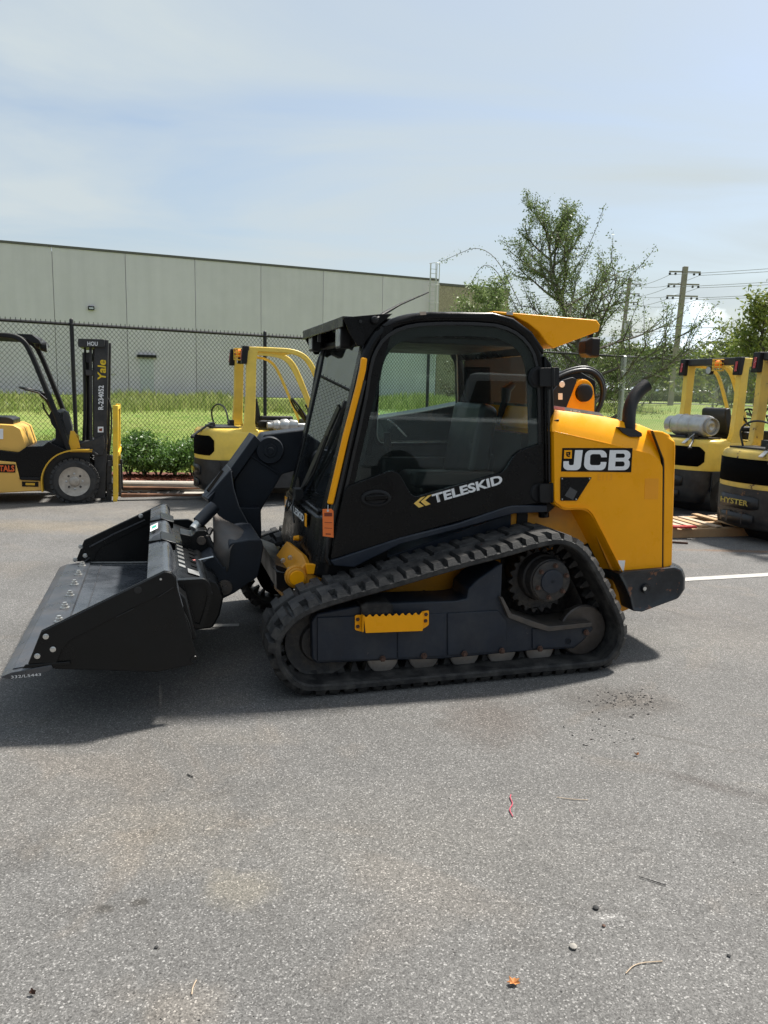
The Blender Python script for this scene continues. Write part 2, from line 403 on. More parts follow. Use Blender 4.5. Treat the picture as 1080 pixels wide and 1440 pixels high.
# sprocket
c = P(757, 815, .24); b = MB(); pr = []
NS = 22
for k in range(NS*6):
    a = 2*PI*k/(NS*6); ph = k % 6; r = (.198, .192, .177, .173, .177, .192)[ph]+random.uniform(-.002, .002)
    pr.append((c.x+r*math.cos(a), c.z+r*math.sin(a)))
b.prism(pr, .225, .255, holes=[[(c.x+.12*math.cos(2*PI*k/40), c.z+.12*math.sin(2*PI*k/40)) for k in range(40)]])
spk = b.build('drive_sprocket', HUB_, root, bev=.003)
c = P(776, 817.5, .07); b = MB()
b.lathe((c.x, 0, c.z), [(.07, .02), (.07, .112), (.074, .118), (.088, .118), (.09, .124), (.15, .128), (.16, .137), (.24, .14), (.26, .13), (.42, .13)], 56); hub = b.build('final_drive', HUB_, root)
b = MB(); b.lathe((c.x, 0, c.z), [(.068, .01), (.064, .066), (.06, .01)], 40); b.lathe((c.x, 0, c.z), [(.072, .07), (.062, .068), (.060, .06), (.060, .001)], 40); b.build('hub_cap', NB_, hub)
for k in range(6):
    a = 2*PI*k/6+.35; b = MB(); bolt(b, (c.x+.093*math.cos(a), .07, c.z+.093*math.sin(a)), .012, .02); b.build('bolt', RUST_, hub)

# ---- chassis between the tracks
b = MB()
ch = L([(470, 905), (520, 842), (590, 812), (700, 770), (716, 741), (722, 700), (800, 700), (838, 760), (800, 775), (705, 785), (700, 890), (640, 890)], .43)
b.prism(L([(705, 786), (800, 776), (838, 761), (880, 830), (872, 862), (800, 890), (700, 890)], .44), .44, 1.56); b.build('rear_housing', HUB_, root, bev=.01); b = MB()
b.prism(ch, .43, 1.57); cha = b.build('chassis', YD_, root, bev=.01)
for (u, v) in ((596, 832), (634, 831), (668, 790)):
    b = MB(); bolt(b, P(u, v, .43), .009, .012); b.build('bolt', RUST_, cha)
# dark panel under the door
b = MB(); b.prism(L([(495, 796), (560, 777), (719, 722), (719, 762), (640, 790), (560, 812), (500, 822)], .42), .42, 1.58); b.build('floor_panel', NB_, root, bev=.006)

# front yellow casting: hinge lobe with its arm, an inclined bolted plate and a frame round a dark pocket
c = P(417, 812, .44)
b = MB(); lobe = [(c.x+.064*math.cos(a), c.z+.064*math.sin(a)) for a in [rad(60+k*15) for k in range(17)]]
b.prism(lobe+L([(432, 824), (446, 810), (470, 804.5), (497, 801.5), (497, 799), (460, 795.5), (430, 793)], .44), .44, .475)
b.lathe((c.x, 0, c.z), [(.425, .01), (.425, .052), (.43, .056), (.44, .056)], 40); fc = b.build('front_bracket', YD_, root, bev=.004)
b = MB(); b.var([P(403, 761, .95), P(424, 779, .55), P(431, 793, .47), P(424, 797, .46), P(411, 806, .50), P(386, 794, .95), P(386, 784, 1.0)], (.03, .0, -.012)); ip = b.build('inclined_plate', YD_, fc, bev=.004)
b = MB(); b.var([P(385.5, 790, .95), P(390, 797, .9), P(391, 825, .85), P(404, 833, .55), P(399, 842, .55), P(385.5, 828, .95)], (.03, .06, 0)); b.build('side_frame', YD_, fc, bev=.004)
b = MB(); b.prism(L([(388, 794), (414, 804), (408, 840), (389, 828)], .62), .62, 1.45); b.build('pocket', HOSE_, fc)
b = MB(); b.lathe((c.x, 0, c.z), [(.418, .002), (.418, .040), (.421, .043), (.426, .043)], 32); b.build('pivot_pin', Y_, fc)
for (u, v, w_) in ((398, 788, .72), (408, 784, .66), (407, 801, .50)):
    b = MB(); bolt(b, P(u, v, w_), .013, .014); b.build('bolt', CHR_, fc)
b = MB(); b.tube([P(386, 798, .60), P(390, 804, .56), P(400, 806, .5), P(408, 800, .46)], .006, 8); b.build('hook', K_, fc)
b = MB(); b.prism(L([(430, 793), (462, 795), (497, 799), (497, 803), (460, 806), (432, 808)], .42), .42, .45); b.build('tie_arm', Y_, fc, bev=.004)

# ---- cab
CN, CF = .35, 1.65
def cabline(w):
    return L([(459, 792), (479, 690), (507, 567), (514, 520), (520, 493), (534, 469), (560, 452), (600, 446), (690, 447), (724, 456), (747, 475), (761, 502), (764, 540), (766, 640), (768, 728)], CN)
cl = cabline(CN)
def three(pts, w): return [(a, w, z) for a, z in pts]
sm = smooth(cl, 2, False)
cab = None
b = MB()
b.tube(three(sm, CN+.03), .033, 12)
cab = b.build('cab_frame', K_, root)
b = MB(); b.tube(three(sm, CF-.03), .033, 12); b.build('far_side_frame', K_, cab)
# door: glass, seal, lower panel
gl = L([(462, 786), (483, 690), (511, 567), (518, 520), (524, 497), (538, 474), (562, 459), (600, 452.5), (690, 453.5), (720, 462), (742, 479), (755, 503), (759, 540), (761, 640), (762, 706), (712, 713), (600, 744), (470, 788)], CN)
gl = smooth(gl, 1)
b = MB(); b.prism(gl, CN-.004, CN+.002); door = b.build('door', GLASS_, cab)
door['label'] = 'glass door with black lower panel'
b = MB(); b.prism(gl, CN-.010, CN+.010, holes=[offs(gl, .018)]); b.build('door_seal', HOSE_, door, bev=.003)
b = MB(); b.prism(offs(gl, .016), CN+.006, CN+.016, holes=[offs(gl, .075)]); b.build('door_frame', KM_, door)
lp = L([(463, 786), (480, 702), (486, 684), (548, 661), (560, 665), (576, 694), (583, 698), (640, 682), (702, 665), (709, 659), (720, 641), (728, 634), (762, 622), (762, 706), (712, 713), (600, 744)], CN)
b = MB(); b.prism(rnd(lp, .02, 3), CN-.022, CN-.006); lowp = b.build('lower_panel', K_, door, bev=.005)
sk = L([(463, 787), (560, 755), (640, 735), (708, 712), (718, 710), (766, 709), (766, 719), (720, 721), (640, 743), (560, 764), (496, 796), (468, 794)], CN)
b = MB(); b.prism(sk, CN-.035, CN+.05); b.build('sill_strip', NB_, cab, bev=.006)
# handle
c = P(527, 700, CN)
b = MB(); loops = []
for (o, kx, kz) in ((0, 1, 1), (-.010, .98, .97), (-.014, .9, .86), (-.014, .78, .66), (-.004, .74, .6)):
    loops.append([(c.x+.088*kx*math.cos(a), CN-.022+o, c.z+.050*kz*math.sin(a)) for a in [2*PI*k/32 for k in range(32)]])
b.loft(loops); h = b.build('door_handle', KM_, door)
b = MB(); b.prism(rnd(L([(513, 697), (544, 695), (545, 702), (514, 704)], CN-.03), .008), CN-.045, CN-.03); b.build('handle_grip', K_, h, bev=.004)
# lettering
p0 = P(609.5, 708.3, CN-.0225); p1 = P(705.5, 680.5, CN-.0225); pu = P(603.3, 697.5, CN-.0225)
r_ = (p1-p0); hgt = .062
lettering('door_lettering', 'TELESKID', WHT_, lowp, p0-Vector((0, 0, 0)), r_, Vector((-r_.z, 0, r_.x)), .055, r_.length*1.02, off=.036, ex=.0015, shear=0)
for dx in (0, 9.5):
    cv = L([(582+dx, 708-dx*.28), (592+dx, 699.5-dx*.28), (598+dx, 698-dx*.28), (588.5+dx, 706.3-dx*.28), (596+dx, 711.5-dx*.28), (589+dx, 714-dx*.28)], CN-.0225)
    polys('chevron', [cv], mat("chevron_yellow", (.85, .55, .12), .5, var=.03) if dx == 0 else MATS["chevron_yellow"], lowp, CN-.0225)
# hinges
for v in (530.5, 693):
    b = MB(); b.prism(rnd(L([(756, v-13), (773, v-13.5), (783, v-14.5), (783, v+12), (773, v+13), (756, v+13)], CN-.03), .015), CN-.06, CN-.012)
    cc = P(757, v, CN-.02); b.lathe((cc.x, 0, cc.z), [(CN-.035, .002), (CN-.035, .05), (CN-.012, .062), (CN-.010, .062)], 24)
    b.tube([P(777, v-14, CN-.055), P(777, v+13, CN-.055)], .014, 10); b.build('door_hinge', KM_, cab, bev=.004)
# rear cab post and filler
b = MB(); b.prism(L([(764, 500), (774, 512), (777, 560), (780, 640), (779, 712), (766, 724), (765, 640)], CN), CN-.02, CN+.07); b.build('rear_post', K_, cab, bev=.008)
b = MB(); b.prism(L([(776, 591), (784, 589), (784, 620), (777, 626)], CN-.03), CN-.05, CN); b.build('latch_plate', K_, cab, bev=.003)
b = MB(); b.tube([P(772, 548, CN-.045), P(772, 606, CN-.045), P(773, 678, CN-.045)], .008, 8); b.build('rear_seal', HOSE_, cab)
# far side wall with windows
fo = [(a, z) for a, z in sm]
fw = F.L([(528, 500), (536, 489), (632, 488), (641, 498), (643, 608), (636, 621), (536, 621), (529, 612)], 1.6)
fw2 = F.L([(660, 496), (734, 494), (745, 508), (746, 590), (738, 604), (662, 606), (655, 596), (654, 505)], 1.6)
fo2 = fo+[T(768, 735, CN), T(700, 760, CN), T(470, 812, CN)]
b = MB(); b.prism(fo2, 1.60, 1.625, holes=[rnd(fw, .03), rnd(fw2, .03)]); b.build('far_side_panel', KM_, cab)
b = MB(); b.prism(offs(rnd(fw, .03), -.02), 1.594, 1.60, holes=[offs(rnd(fw, .03), .006)]); b.build('window_frame', K_, cab, bev=.002)
b = MB(); b.prism(offs(rnd(fw, .03), -.01), 1.627, 1.632); b.prism(offs(rnd(fw2, .03), -.01), 1.627, 1.632); b.build('far_window', GLASS_, cab)
# windscreen: glass in a black frame at the front of the cab
def X(s, z): return s, z
ws = [(.455, 1.90), (.415, 1.70), (.30, 1.18), (.235, .92)]   # (s, z) of the glass line
def scr(s, z, w): return (s, w, z)
b = MB(); loops = []
for s_, z_ in ws: loops.append([(s_-.012, w, z_) for w in (.50, .8, 1.2, 1.50)])
vs = [p for l in loops for p in l]; fs = []
for k in range(len(loops)-1):
    for i in range(3): fs.append((k*4+i, k*4+i+1, (k+1)*4+i+1, (k+1)*4+i))
b.add(vs, fs); b.build('windscreen', GLASS_, cab)
wl = smooth([(.47, 1.96), (.415, 1.70), (.30, 1.18), (.225, .88), (.19, .66)], 2, False)
for nm, w in (('near', .465), ('far', 1.545)):
    b = MB(); b.tube([(a+.0, w, z) for a, z in wl], .04, 4, sq=(.035, .035) if 0 else (.022, .045)); b.build('windscreen_pillar', K_, cab, bev=.008)
b = MB()
pl = [(a-.005, z) for a, z in wl]; pr = [(a, z) for a, z in smooth([(.52, 1.94), (.455, 1.72), (.43, 1.60), (.33, 1.16), (.265, .82), (.235, .64)], 2, False)]
b2 = MB()
n_ = min(len(pl), len(pr))
vs = [(a, .435, z) for a, z in pl[:n_]]+[(a, .345, z) for a, z in pr[:n_]]+[(a+.05, .435, z) for a, z in pl[:n_]]+[(a+.05, .345, z) for a, z in pr[:n_]]
fs = []
for i in range(n_-1): fs += [(i, i+1, n_+i+1, n_+i), (2*n_+i, 2*n_+i+1, i+1, i), (3*n_+i, 3*n_+i+1, n_+i+1, n_+i)]
b2.add(vs, fs); b2.build('corner_post', K_, cab)
b = MB(); b.box((.19, .50, .875), (.25, 1.50, .915)); b.build('windscreen_rail', K_, cab, bev=.008); b = MB(); b.box((.44, .5, 1.88), (.5, 1.5, 1.96)); b.build('windscreen_rail', K_, cab, bev=.008)
# yellow trim on the corner post
yt = [P(512, 503, .335), P(510, 520, .335), P(504, 546, .335), P(486, 614, .335), P(464, 709, .335)]
b = MB(); b.tube(yt, .014, 8, sq=(.017, .012)); b.build('yellow_trim', Y_, cab, bev=.008)
# seal along door edge
b = MB(); b.tube([P(513, 535, .33), P(497, 600, .33), P(477, 690, .33), P(461, 760, .33), P(459, 784, .33), P(464, 794, .335)], .010, 8); b.build('edge_seal', HOSE_, cab)
# cowl below the windscreen
co_ = [(.245, .905), (.175, .885), (.16, .70), (.135, .56), (.20, .53), (.55, .50), (.60, .90)]
b = MB(); loops = []
for w, ds_ in ((.36, .085), (.40, .03), (.47, 0), (1.53, 0), (1.6, .03), (1.64, .085)):
    loops.append([(a+(ds_ if a < .3 else 0), w, z) for a, z in co_])
b.loft(loops); cow = b.build('front_cowl', K_, cab, bev=.006)
for (w) in (1.22, 1.0, .80):
    b = MB(); loops = []
    for k in range(9):
        t = k/8; loops.append([(.148+.02*t+.006-abs(t-.5)*.02, w+dw, .60+.26*t) for dw in (-.05, 0, .05)])
for (u, v) in ((407, 757), (424, 774)):
    b = MB(); c = P(u, v, .9); c.x = .135; b.lathe(c, [(0, .004), (-.012, .014), (.02, .018)], 12, 'x'); b.build('cowl_cap', Y_, cow)
# badge strip on the cowl
A = Vector((.168, 1.42, .865)); Bq = Vector((.168, .62, .865))
b = MB(); b.box((.152, .62, .80), (.160, 1.42, .87)); bd = b.build('badge_strip', K_, cow)
b = MB(); b.box((.149, .62, .798), (.153, .67, .872)); b.build('badge_trim', Y_, bd); b = MB(); b.box((.149, 1.33, .798), (.153, 1.42, .812)); b.build('badge_trim', Y_, bd)
b = MB(); b.box((.149, 1.33, .815), (.153, 1.42, .87)); b.build('badge_logo', Y_, bd)
lettering('badge_lettering', 'JCB', WHT_, bd, (.150, 1.40, .812), (0, -1, 0), (0, 0, 1), .045, .17, off=.03)
lettering('badge_lettering', 'TELESKID', WHT_, bd, (.150, 1.20, .812), (0, -1, 0), (0, 0, 1), .045, .50, off=.03)
# wiper
b = MB(); b.tube([(.17, 1.05, .93), (.23, .98, 1.03), (.26, .80, 1.20), (.275, .66, 1.32)], .009, 8); b.tube([(.21, .95, 1.0), (.24, .84, 1.10), (.285, .62, 1.36)], .007, 8)
b.box((.15, 1.0, .90), (.2, 1.1, .97)); wp = b.build('wiper_arm', KM_, cab)
b = MB(); b.beam((.20, 1.12, .92), (.335, .60, 1.50), .016, .03); b.build('wiper_blade', HOSE_, wp)
b = MB(); b.tube([(.16, 1.03, .93), (.12, 1.08, .84), (.12, 1.2, .80), (.15, 1.28, .88)], .006, 6); b.tube([(.16, 1.06, .93), (.13, 1.0, .86), (.14, .98, .76)], .006, 6); b.build('washer_hose', HOSE_, cab)
# roof
rp = L([(536, 462), (556, 449), (580, 442), (604, 438.5), (693, 439.5), (722, 447), (748, 466), (766, 492), (764, 500), (742, 474), (720, 458), (690, 450), (600, 449), (562, 456)], CN)
b = MB(); b.prism(rp, CN-.005, CF+.005); rf = b.build('roof', K_, cab, bev=.012)
b = MB(); b.prism(L([(692, 437.5), (838, 450), (843, 457), (841, 466), (777, 490), (768, 483), (757, 467), (742, 455), (722, 445), (692, 441)], .38), .37, 1.63); rc = b.build('rear_canopy', Y_, cab, bev=.018, seg=3)
b = MB(); b.prism(L([(713, 438.2), (722, 438.9), (722, 443), (713, 442)], .36), .367, .369); b.build('reflective_sticker', ALU_, rc)
b = MB(); b.prism(L([(590, 438.5), (599, 438), (600, 442.5), (592, 443)], .335), .34, .343); b.build('tape_sticker', mat("tape", (.45, .36, .28), .4), rf)
# visor with gussets and work lights
vz = T(482, 446, .40)
b = MB(); s0 = .305
b.box((s0, .40, vz[1]-.006), (.80, 1.60, vz[1]+.006)); b.box((s0-.006, .40, vz[1]-.05), (s0+.004, 1.60, vz[1]+.006)); vis = b.build('visor', K_, cab, bev=.003)
gp = L([(482, 446.5), (537, 441.5), (552, 441), (528, 462), (510, 487), (503, 487), (492, 470)], .39)
for w in (.385, 1.60):
    b = MB(); b.prism(gp, w, w+.012); b.build('gusset', K_, vis, bev=.003)
b = MB(); c = P(507, 452, .382); b.lathe((c.x, .378, c.z), [(0, .002), (0, .009), (.01, .009)], 12); b.build('bolt_hole', HOSE_, vis)
def worklight(u, v, w, face):
    c = P(u, v, w); b = MB(); s_ = .062; loops = []
    for dx, k in ((-.035, 1), (.02, 1), (.055, .6)):
        loops.append([(c.x+dx*face, c.y+y*k*1.1, c.z+z*k) for y, z in rnd([(-s_, -s_), (s_, -s_), (s_, s_), (-s_, s_)], .02)])
    b.loft(loops); o = b.build('work_light', KM_, cab, bev=.004)
    b = MB(); b.loft([[(c.x-.0355*face, c.y+y, c.z+z) for y, z in rnd([(-.052, -.05), (.052, -.05), (.052, .05), (-.052, .05)], .015)], [(c.x-.0385*face, c.y+y, c.z+z) for y, z in rnd([(-.05, -.048), (.05, -.048), (.05, .048), (-.05, .048)], .015)]]); b.build('lens', LAMP_, o)
    b = MB(); b.beam((c.x, c.y, c.z+.05), (c.x, c.y, c.z+.09), .03, .02); b.build('light_mount', K_, o)
worklight(484, 475, .56, 1); worklight(444, 481, 1.45, 1); worklight(829, 489, .75, -1)
b = MB(); c = P(449, 465, 1.2); b.beam((c.x, c.y, c.z+.02), (c.x, c.y, c.z-.07), .02, .02); b.build('camera_bracket', GREYP_, vis)
# aerial
b = MB(); a0 = P(527, 450, .37); b.lathe(a0, [(-.02, .005), (-.015, .018), (0, .022), (.015, .018), (.02, .005)], 14)
b.tube([a0, P(540, 441, .42), P(563, 428, .5), P(603, 411, .55)], [.010, .010, .006, .003], 8); b.build('aerial', KM_, cab)
# inner window frame, door post and sun blind inside the cab
wf_ = F.L([(529, 487), (537, 485), (636, 486), (646, 497), (648, 612), (638, 626), (532, 627), (525, 616)], 1.58)
b = MB(); b.prism(rnd(wf_, .03), 1.575, 1.592, holes=[offs(rnd(wf_, .03), .022)]); b.build('inner_window_frame', SLOT_, cab)
b = MB(); b.prism(offs(rnd(wf_, .03), .020), 1.566, 1.574, holes=[offs(rnd(wf_, .03), .027)]); b.build('window_trim', ALU_, cab)
b = MB(); b.prism(rnd(F.L([(530, 486), (535, 486), (533, 560), (522, 640), (514, 640), (526, 560)], 1.5), .004), 1.5, 1.54); b.build('inner_post', SLOT_, cab)
b = MB(); b.prism(F.L([(656, 516), (690, 516), (692, 600), (656, 600)], 1.3), 1.3, 1.36); b.build('side_console', SLOT_, cab, bev=.01)
# interior
b = MB(); b.box((.30, .45, .86), (.60, 1.55, .90)); b.box((.25, .42, .60), (1.45, 1.58, .64)); b.box((1.40, .42, .64), (1.47, 1.58, 1.36)); b.build('cab_floor', KM_, cab)
b = MB(); b.prism(rnd([(.88, .95), (1.38, .95), (1.40, 1.07), (.90, 1.07)], .05), .72, 1.25); b.prism(rnd([(1.20, 1.02), (1.34, 1.02), (1.40, 1.50), (1.28, 1.54)], .05), .74, 1.23)
b.box((.95, .80, .64), (1.33, 1.2, .95)); st_ = b.build('seat', VINYL_, cab, bev=.03, seg=3)
b = MB(); b.box((.80, 1.28, 1.02), (1.32, 1.40, 1.14)); b.box((.80, .58, 1.02), (1.32, .70, 1.12)); ar = b.build('armrest', KM_, cab, bev=.02)
b = MB(); b.tube([(.87, 1.34, 1.12), (.85, 1.34, 1.2)], .014); b.tube([(.85, 1.34, 1.2), (.84, 1.34, 1.31)], [.03, .022], 10); b.build('joystick', KM_, ar)
b = MB(); b.tube([P(700, 596, 1.0), P(706, 575, 1.0), P(712, 560, 1.0)], [.018, .022, .028], 10); b.tube([P(711, 562, 1.0), P(712, 548, 1.0), P(722, 540, 1.0)], [.03, .036, .022], 10); b.build('joystick', KM_, ar)
b = MB(); b.box((.36, 1.38, .86), (.52, 1.50, 1.42)); b.tube([(.45, 1.44, 1.42), (.47, 1.44, 1.56)], .03); b.build('display_post', KM_, cab, bev=.02)
b = MB(); b.box((.40, 1.40, 1.15), (.46, 1.58, 1.42)); b.build('monitor', K_, cab, bev=.01)
b = MB(); b.box((.42, .40, 1.86), (1.40, 1.60, 1.90)); b.build('headliner', KM_, cab, bev=.01)
b = MB(); b.box((.62, .30, 1.905), (.9, .345, 1.93)); 
b = MB(); b.tube([P(545, 590, 1.45), P(556, 598, 1.45), P(572, 614, 1.4)], .006); b.build('grab_wire', CHR_, cab)
for (u, v, w) in ((716, 620, .8), (664, 628, .8)):
    b = MB(); c = P(u, v, w); b.box((c.x-.015, w-.02, c.z-.03), (c.x+.015, w+.02, c.z+.03)); b.build('belt_anchor', GREYP_, cab, bev=.006)
b = MB(); c = P(696, 658, .8); b.lathe(c, [(0, .05), (-.01, .07), (0, .09), (.03, .09)], 24); b.build('speaker', KM_, cab)

# ---- engine body
BN, BF = .27, 1.73
side = L([(779, 606), (850, 622), (915, 638), (925, 646), (932, 655), (931, 800), (873, 804), (836, 732), (829, 721), (819, 716.5), (792, 717.5), (780, 709)], BN)
sd = rnd(side, [.0, .0, .02, .02, .02, .005, .005, .02, .03, .03, .03, .0], 3)
b = MB(); b.prism(sd, BN, BF)
body = b.build('engine_cover', Y_, root, bev=.006)
# upper shoulder leaning inwards up to the hood
zt = lambda s_: None
lo = L([(777, 604), (850, 621), (915, 637), (930, 652)], BN)
hi = [T(777, 574, .36), T(842, 583.5, .36), T(900, 597, .36), T(917, 604, .36)]
b = MB(); lp_ = []
def sh(w0, w1):
    return
vs = []
vs += [(a, BN, z-.012) for a, z in lo]+[(a, BN+.012, z+.02) for a, z in lo]+[(a, .335, z-.012) for a, z in hi]+[(a, .37, z) for a, z in hi]+[(a, 1.63, z) for a, z in hi]+[(a, 1.665, z-.012) for a, z in hi]+[(a, BF-.012, z+.02) for a, z in lo]+[(a, BF, z-.012) for a, z in lo]
fs = []
for r_i in range(7):
    for i in range(3): fs.append((r_i*4+i, r_i*4+i+1, (r_i+1)*4+i+1, (r_i+1)*4+i))
fs += [tuple(r_i*4 for r_i in range(8)), tuple(r_i*4+3 for r_i in range(7, -1, -1)), tuple([28, 29, 30, 31, 3, 2, 1, 0])]
b.add(vs, fs); hood = b.build('hood', Y_, body, ang=50)
# rear corner panel
re = L([(918.5, 605), (934, 607), (944, 612), (949.5, 621), (950, 634), (948, 690), (945, 795), (932.5, 801.5), (933.8, 655), (932.5, 645)], BN)
re = [re[0]]+re[1:]
b = MB(); loops = []
for w, dx in ((BN+.012, -.012), (BN-.001, 0), (BN+.04, .0), (.36, .018), (1.64, .018), (BF-.02, 0)):
    pass
cen = re
vs0 = []
for w, mv, inn in ((BN, 0, 0), (BN+.03, .012, 0), (.40, .03, 0), (1.60, .03, 0), (BF-.03, .012, 0), (BF, 0, 0)):
    l = []
    for i, (a, z) in enumerate(cen):
        rear = 1 if 1 <= i <= 6 else 0
        top_ = 1 if i in (0, 1, 2) else 0
        l.append((a+(mv if rear else 0), w+(.03 if (w == BN and i in (0, 1, 2)) else 0), z-((.02, .025, .02)[i] if (w in (BN, BF) and i < 3) else 0)))
    loops.append(l)
b.loft(loops); rd = b.build('rear_door', Y_, body, bev=.008)
b = MB(); p = P(949, 633, BN+.02); b.box((p.x+.01, .33, p.z-.5), (p.x+.022, .36, p.z)); b.build('tail_light', RLENS_, rd)
b = MB(); b.prism(L([(917.2, 605.5), (918.2, 605.5), (933.0, 645), (933.9, 655), (932.4, 801), (931.4, 801), (932.8, 655), (931.8, 645)], BN), BN-.0015, BN+.02); b.build('door_seam', HOSE_, body)
# rubber / label strip on the hood
b = MB(); b.prism(L([(775, 570), (796, 573), (842, 580), (848, 585), (842, 586.5), (777, 576)], .37), .36, 1.2); hs = b.build('hood_label', ALU_, body)
b = MB(); b.prism(L([(776.5, 570.5), (794, 573), (794, 577.5), (777, 575)], .355), .353, .359); b.build('flag_sticker', PINK_, hs)
lettering('hood_lettering', 'USA', WHT_, hs, P(802, 581, .358), P(820, 583.5, .358)-P(802, 581, .358), (0, 0, 1), .022, .075, off=.03)
b = MB(); b.box((2.02, .62, 1.335), (2.18, 1.45, 1.36)); b.build('hood_grille', KM_, body, bev=.008)
# exhaust
b = MB(); ex = smooth([P(883.5, 612, .335), P(884, 594, .345), P(885, 575, .37), P(890, 560, .39), P(900, 548, .4), P(910, 541, .4)], 2, False)
b.tube(ex, [.0395+.0*i for i in range(len(ex))], 20); exo = b.build('exhaust_pipe', KM_, body)
b = MB(); b.tube([ex[-1], tuple(Vector(ex[-1])+(Vector(ex[-1])-Vector(ex[-2])).normalized()*.001)], .036, 20); b.build('exhaust_opening', HOSE_, exo)
b = MB(); nt_ = L([(868, 600), (893, 604), (902, 609), (902, 614), (886, 614.5), (876, 609)], .30)
b.prism(rnd(nt_, .008), .294, .36); b.build('exhaust_notch', HOSE_, body)
# decal
pB = BN-.0015
dc = L([(791, 630), (889.5, 630), (887.5, 664), (789, 663)], pB)
polys('brand_panel', [dc], K_, body, BN-.0005, .002)
bp = bpy.data.objects['brand_panel']
def z8(x, y): return T(760+x/5.4, 480+y/5.4, pB)
def zp(l): return [z8(x, y) for x, y in l]
def arcz(cx, cy, rx, ry, a0, a1, n=7): return [(cx+rx*math.cos(rad(a0+(a1-a0)*k/n)), cy+ry*math.sin(rad(a0+(a1-a0)*k/n))) for k in range(n+1)]
J = [(262, 826), (320, 826), (306, 940)]+arcz(266, 940, 40, 38, 0, 90)+[(215, 978)]+arcz(212, 944, 40, 34, 90, 180)+[(174, 910), (214, 910), (214, 925)]+arcz(226, 927, 12, 13, 180, 90)+[(240, 940)]+arcz(240, 928, 12, 12, 90, 0)
Cc = [(502, 880), (460, 880), (458, 868)]+arcz(444, 868, 12, 12, 0, -90)+[(400, 856)]+arcz(400, 872, 24, 16, -90, -180)+[(374, 920)]+arcz(392, 924, 18, 16, 180, 90)+[(440, 940)]+arcz(440, 926, 16, 14, 90, 0)+[(456, 916), (500, 916), (496, 940)]+arcz(456, 936, 40, 42, 0, 90)+[(380, 978)]+arcz(376, 934, 46, 44, 90, 180)+[(334, 880)]+arcz(382, 874, 46, 48, 180, 270)+[(450, 826)]+arcz(456, 868, 46, 42, -90, 0)
Bo = [(525, 826), (640, 826)]+arcz(640, 862, 42, 36, -90, 0)+[(680, 880), (664, 900), (676, 912), (676, 930)]+arcz(630, 932, 46, 46, 0, 90)+[(512, 978)]
Bh1 = [(572, 852), (626, 852)]+arcz(626, 868, 14, 16, -90, 90)+[(570, 884)]
Bh2 = [(568, 912), (624, 912)]+arcz(624, 931, 14, 19, -90, 90)+[(565, 950)]
b = MB(); b.prism(zp(J), pB-.0025, pB-.0012); b.prism(zp(Cc), pB-.0025, pB-.0012); b.prism(zp(Bo), pB-.0025, pB-.0012, holes=[zp(Bh1), zp(Bh2)]); b.build('brand_lettering', WHT_, bp)
b = MB(); b.prism(zp([(180, 826), (238, 826), (236, 890), (177, 890)]), pB-.0025, pB-.0012); lg = b.build('brand_emblem', Y_, bp)
b = MB()
for pl_ in ([(192, 842), (225, 838), (226, 848), (194, 852)], [(196, 852), (212, 858), (206, 866), (192, 860)], [(214, 846), (226, 850), (222, 868), (212, 862)], [(194, 862), (212, 868), (222, 870), (218, 880), (206, 876), (196, 872)]):
    b.prism(zp(pl_), pB-.0035, pB-.0026)
b.build('emblem_mark', K_, lg)
lettering('faint_lettering', 'E113', OSTK_, body, P(840, 675.5, BN-.0005), (1, 0, 0), (0, 0, 1), .038, .10, off=.015, ex=.0008)
b = MB(); b.prism(L([(907, 673), (926, 673), (925, 702), (906, 702)], BN), BN-.0012, BN+.001); b.build('sticker_patch', OSTK_, body)
b = MB(); b.prism(L([(869, 788), (879, 788), (877, 803), (872, 803)], BN), BN-.0015, BN+.001); b.build('white_label', WHT_, body)
b = MB(); b.prism([(x_, z_) for x_, z_ in [T(905, 605, .3), T(912, 606, .3), T(924, 622, .285), T(915, 624, .285)]], .281, .286)
# service window
sw = L([(788, 671), (832, 671), (811, 704), (788, 704)], BN-.002)
b = MB(); b.prism(rnd(sw, .006), BN-.006, BN+.004); swo = b.build('service_cover', K_, body, bev=.002)
for (u, v) in ((790.5, 673), (829, 673), (810, 702), (790.5, 702)):
    b = MB(); bolt(b, P(u, v, BN-.005), .004, .004); b.build('screw', CHR_, swo)
b = MB(); b.prism(L([(794, 697), (802, 685), (812, 691), (806, 703)], BN-.008), BN-.0075, BN-.0065); b.build('inner_part', GREYP_, swo)
# wheel arch lip and flange
lip = [T(780, 706, BN), T(792, 714.5, BN), T(819, 713.5, BN), T(829, 718, BN), T(837, 731, BN), T(874, 804, BN)]
lip = smooth(lip, 1, False)
b = MB(); n_ = len(lip); ins = [(a-.045*(1 if i > 3 else .2), z-.012) for i, (a, z) in enumerate(lip)]
for i in range(n_-1):
    a, c_ = lip[i], lip[i+1]; d, e_ = ins[i], ins[i+1]
    b.add([(a[0], BN-.012, a[1]), (c_[0], BN-.012, c_[1]), (e_[0], BN+.16, e_[1]), (d[0], BN+.16, d[1]), (a[0], BN-.012, a[1]+.006), (c_[0], BN-.012, c_[1]+.006), (e_[0], BN+.16, e_[1]+.006), (d[0], BN+.16, d[1]+.006)],
          [(0, 1, 2, 3), (7, 6, 5, 4), (0, 4, 5, 1), (3, 2, 6, 7)])
arch = b.build('wheel_arch', Y_, body)
b = MB(); b.prism(L([(824, 722), (830, 722), (873, 800), (868, 806), (858, 800)], .33), .325, .34); fl = b.build('arch_flange', YD_, arch)
for (u, v) in ((829, 731), (846, 765), (862, 797)):
    b = MB(); bolt(b, P(u, v, .325), .006, .006); b.build('bolt', RUST_, fl)
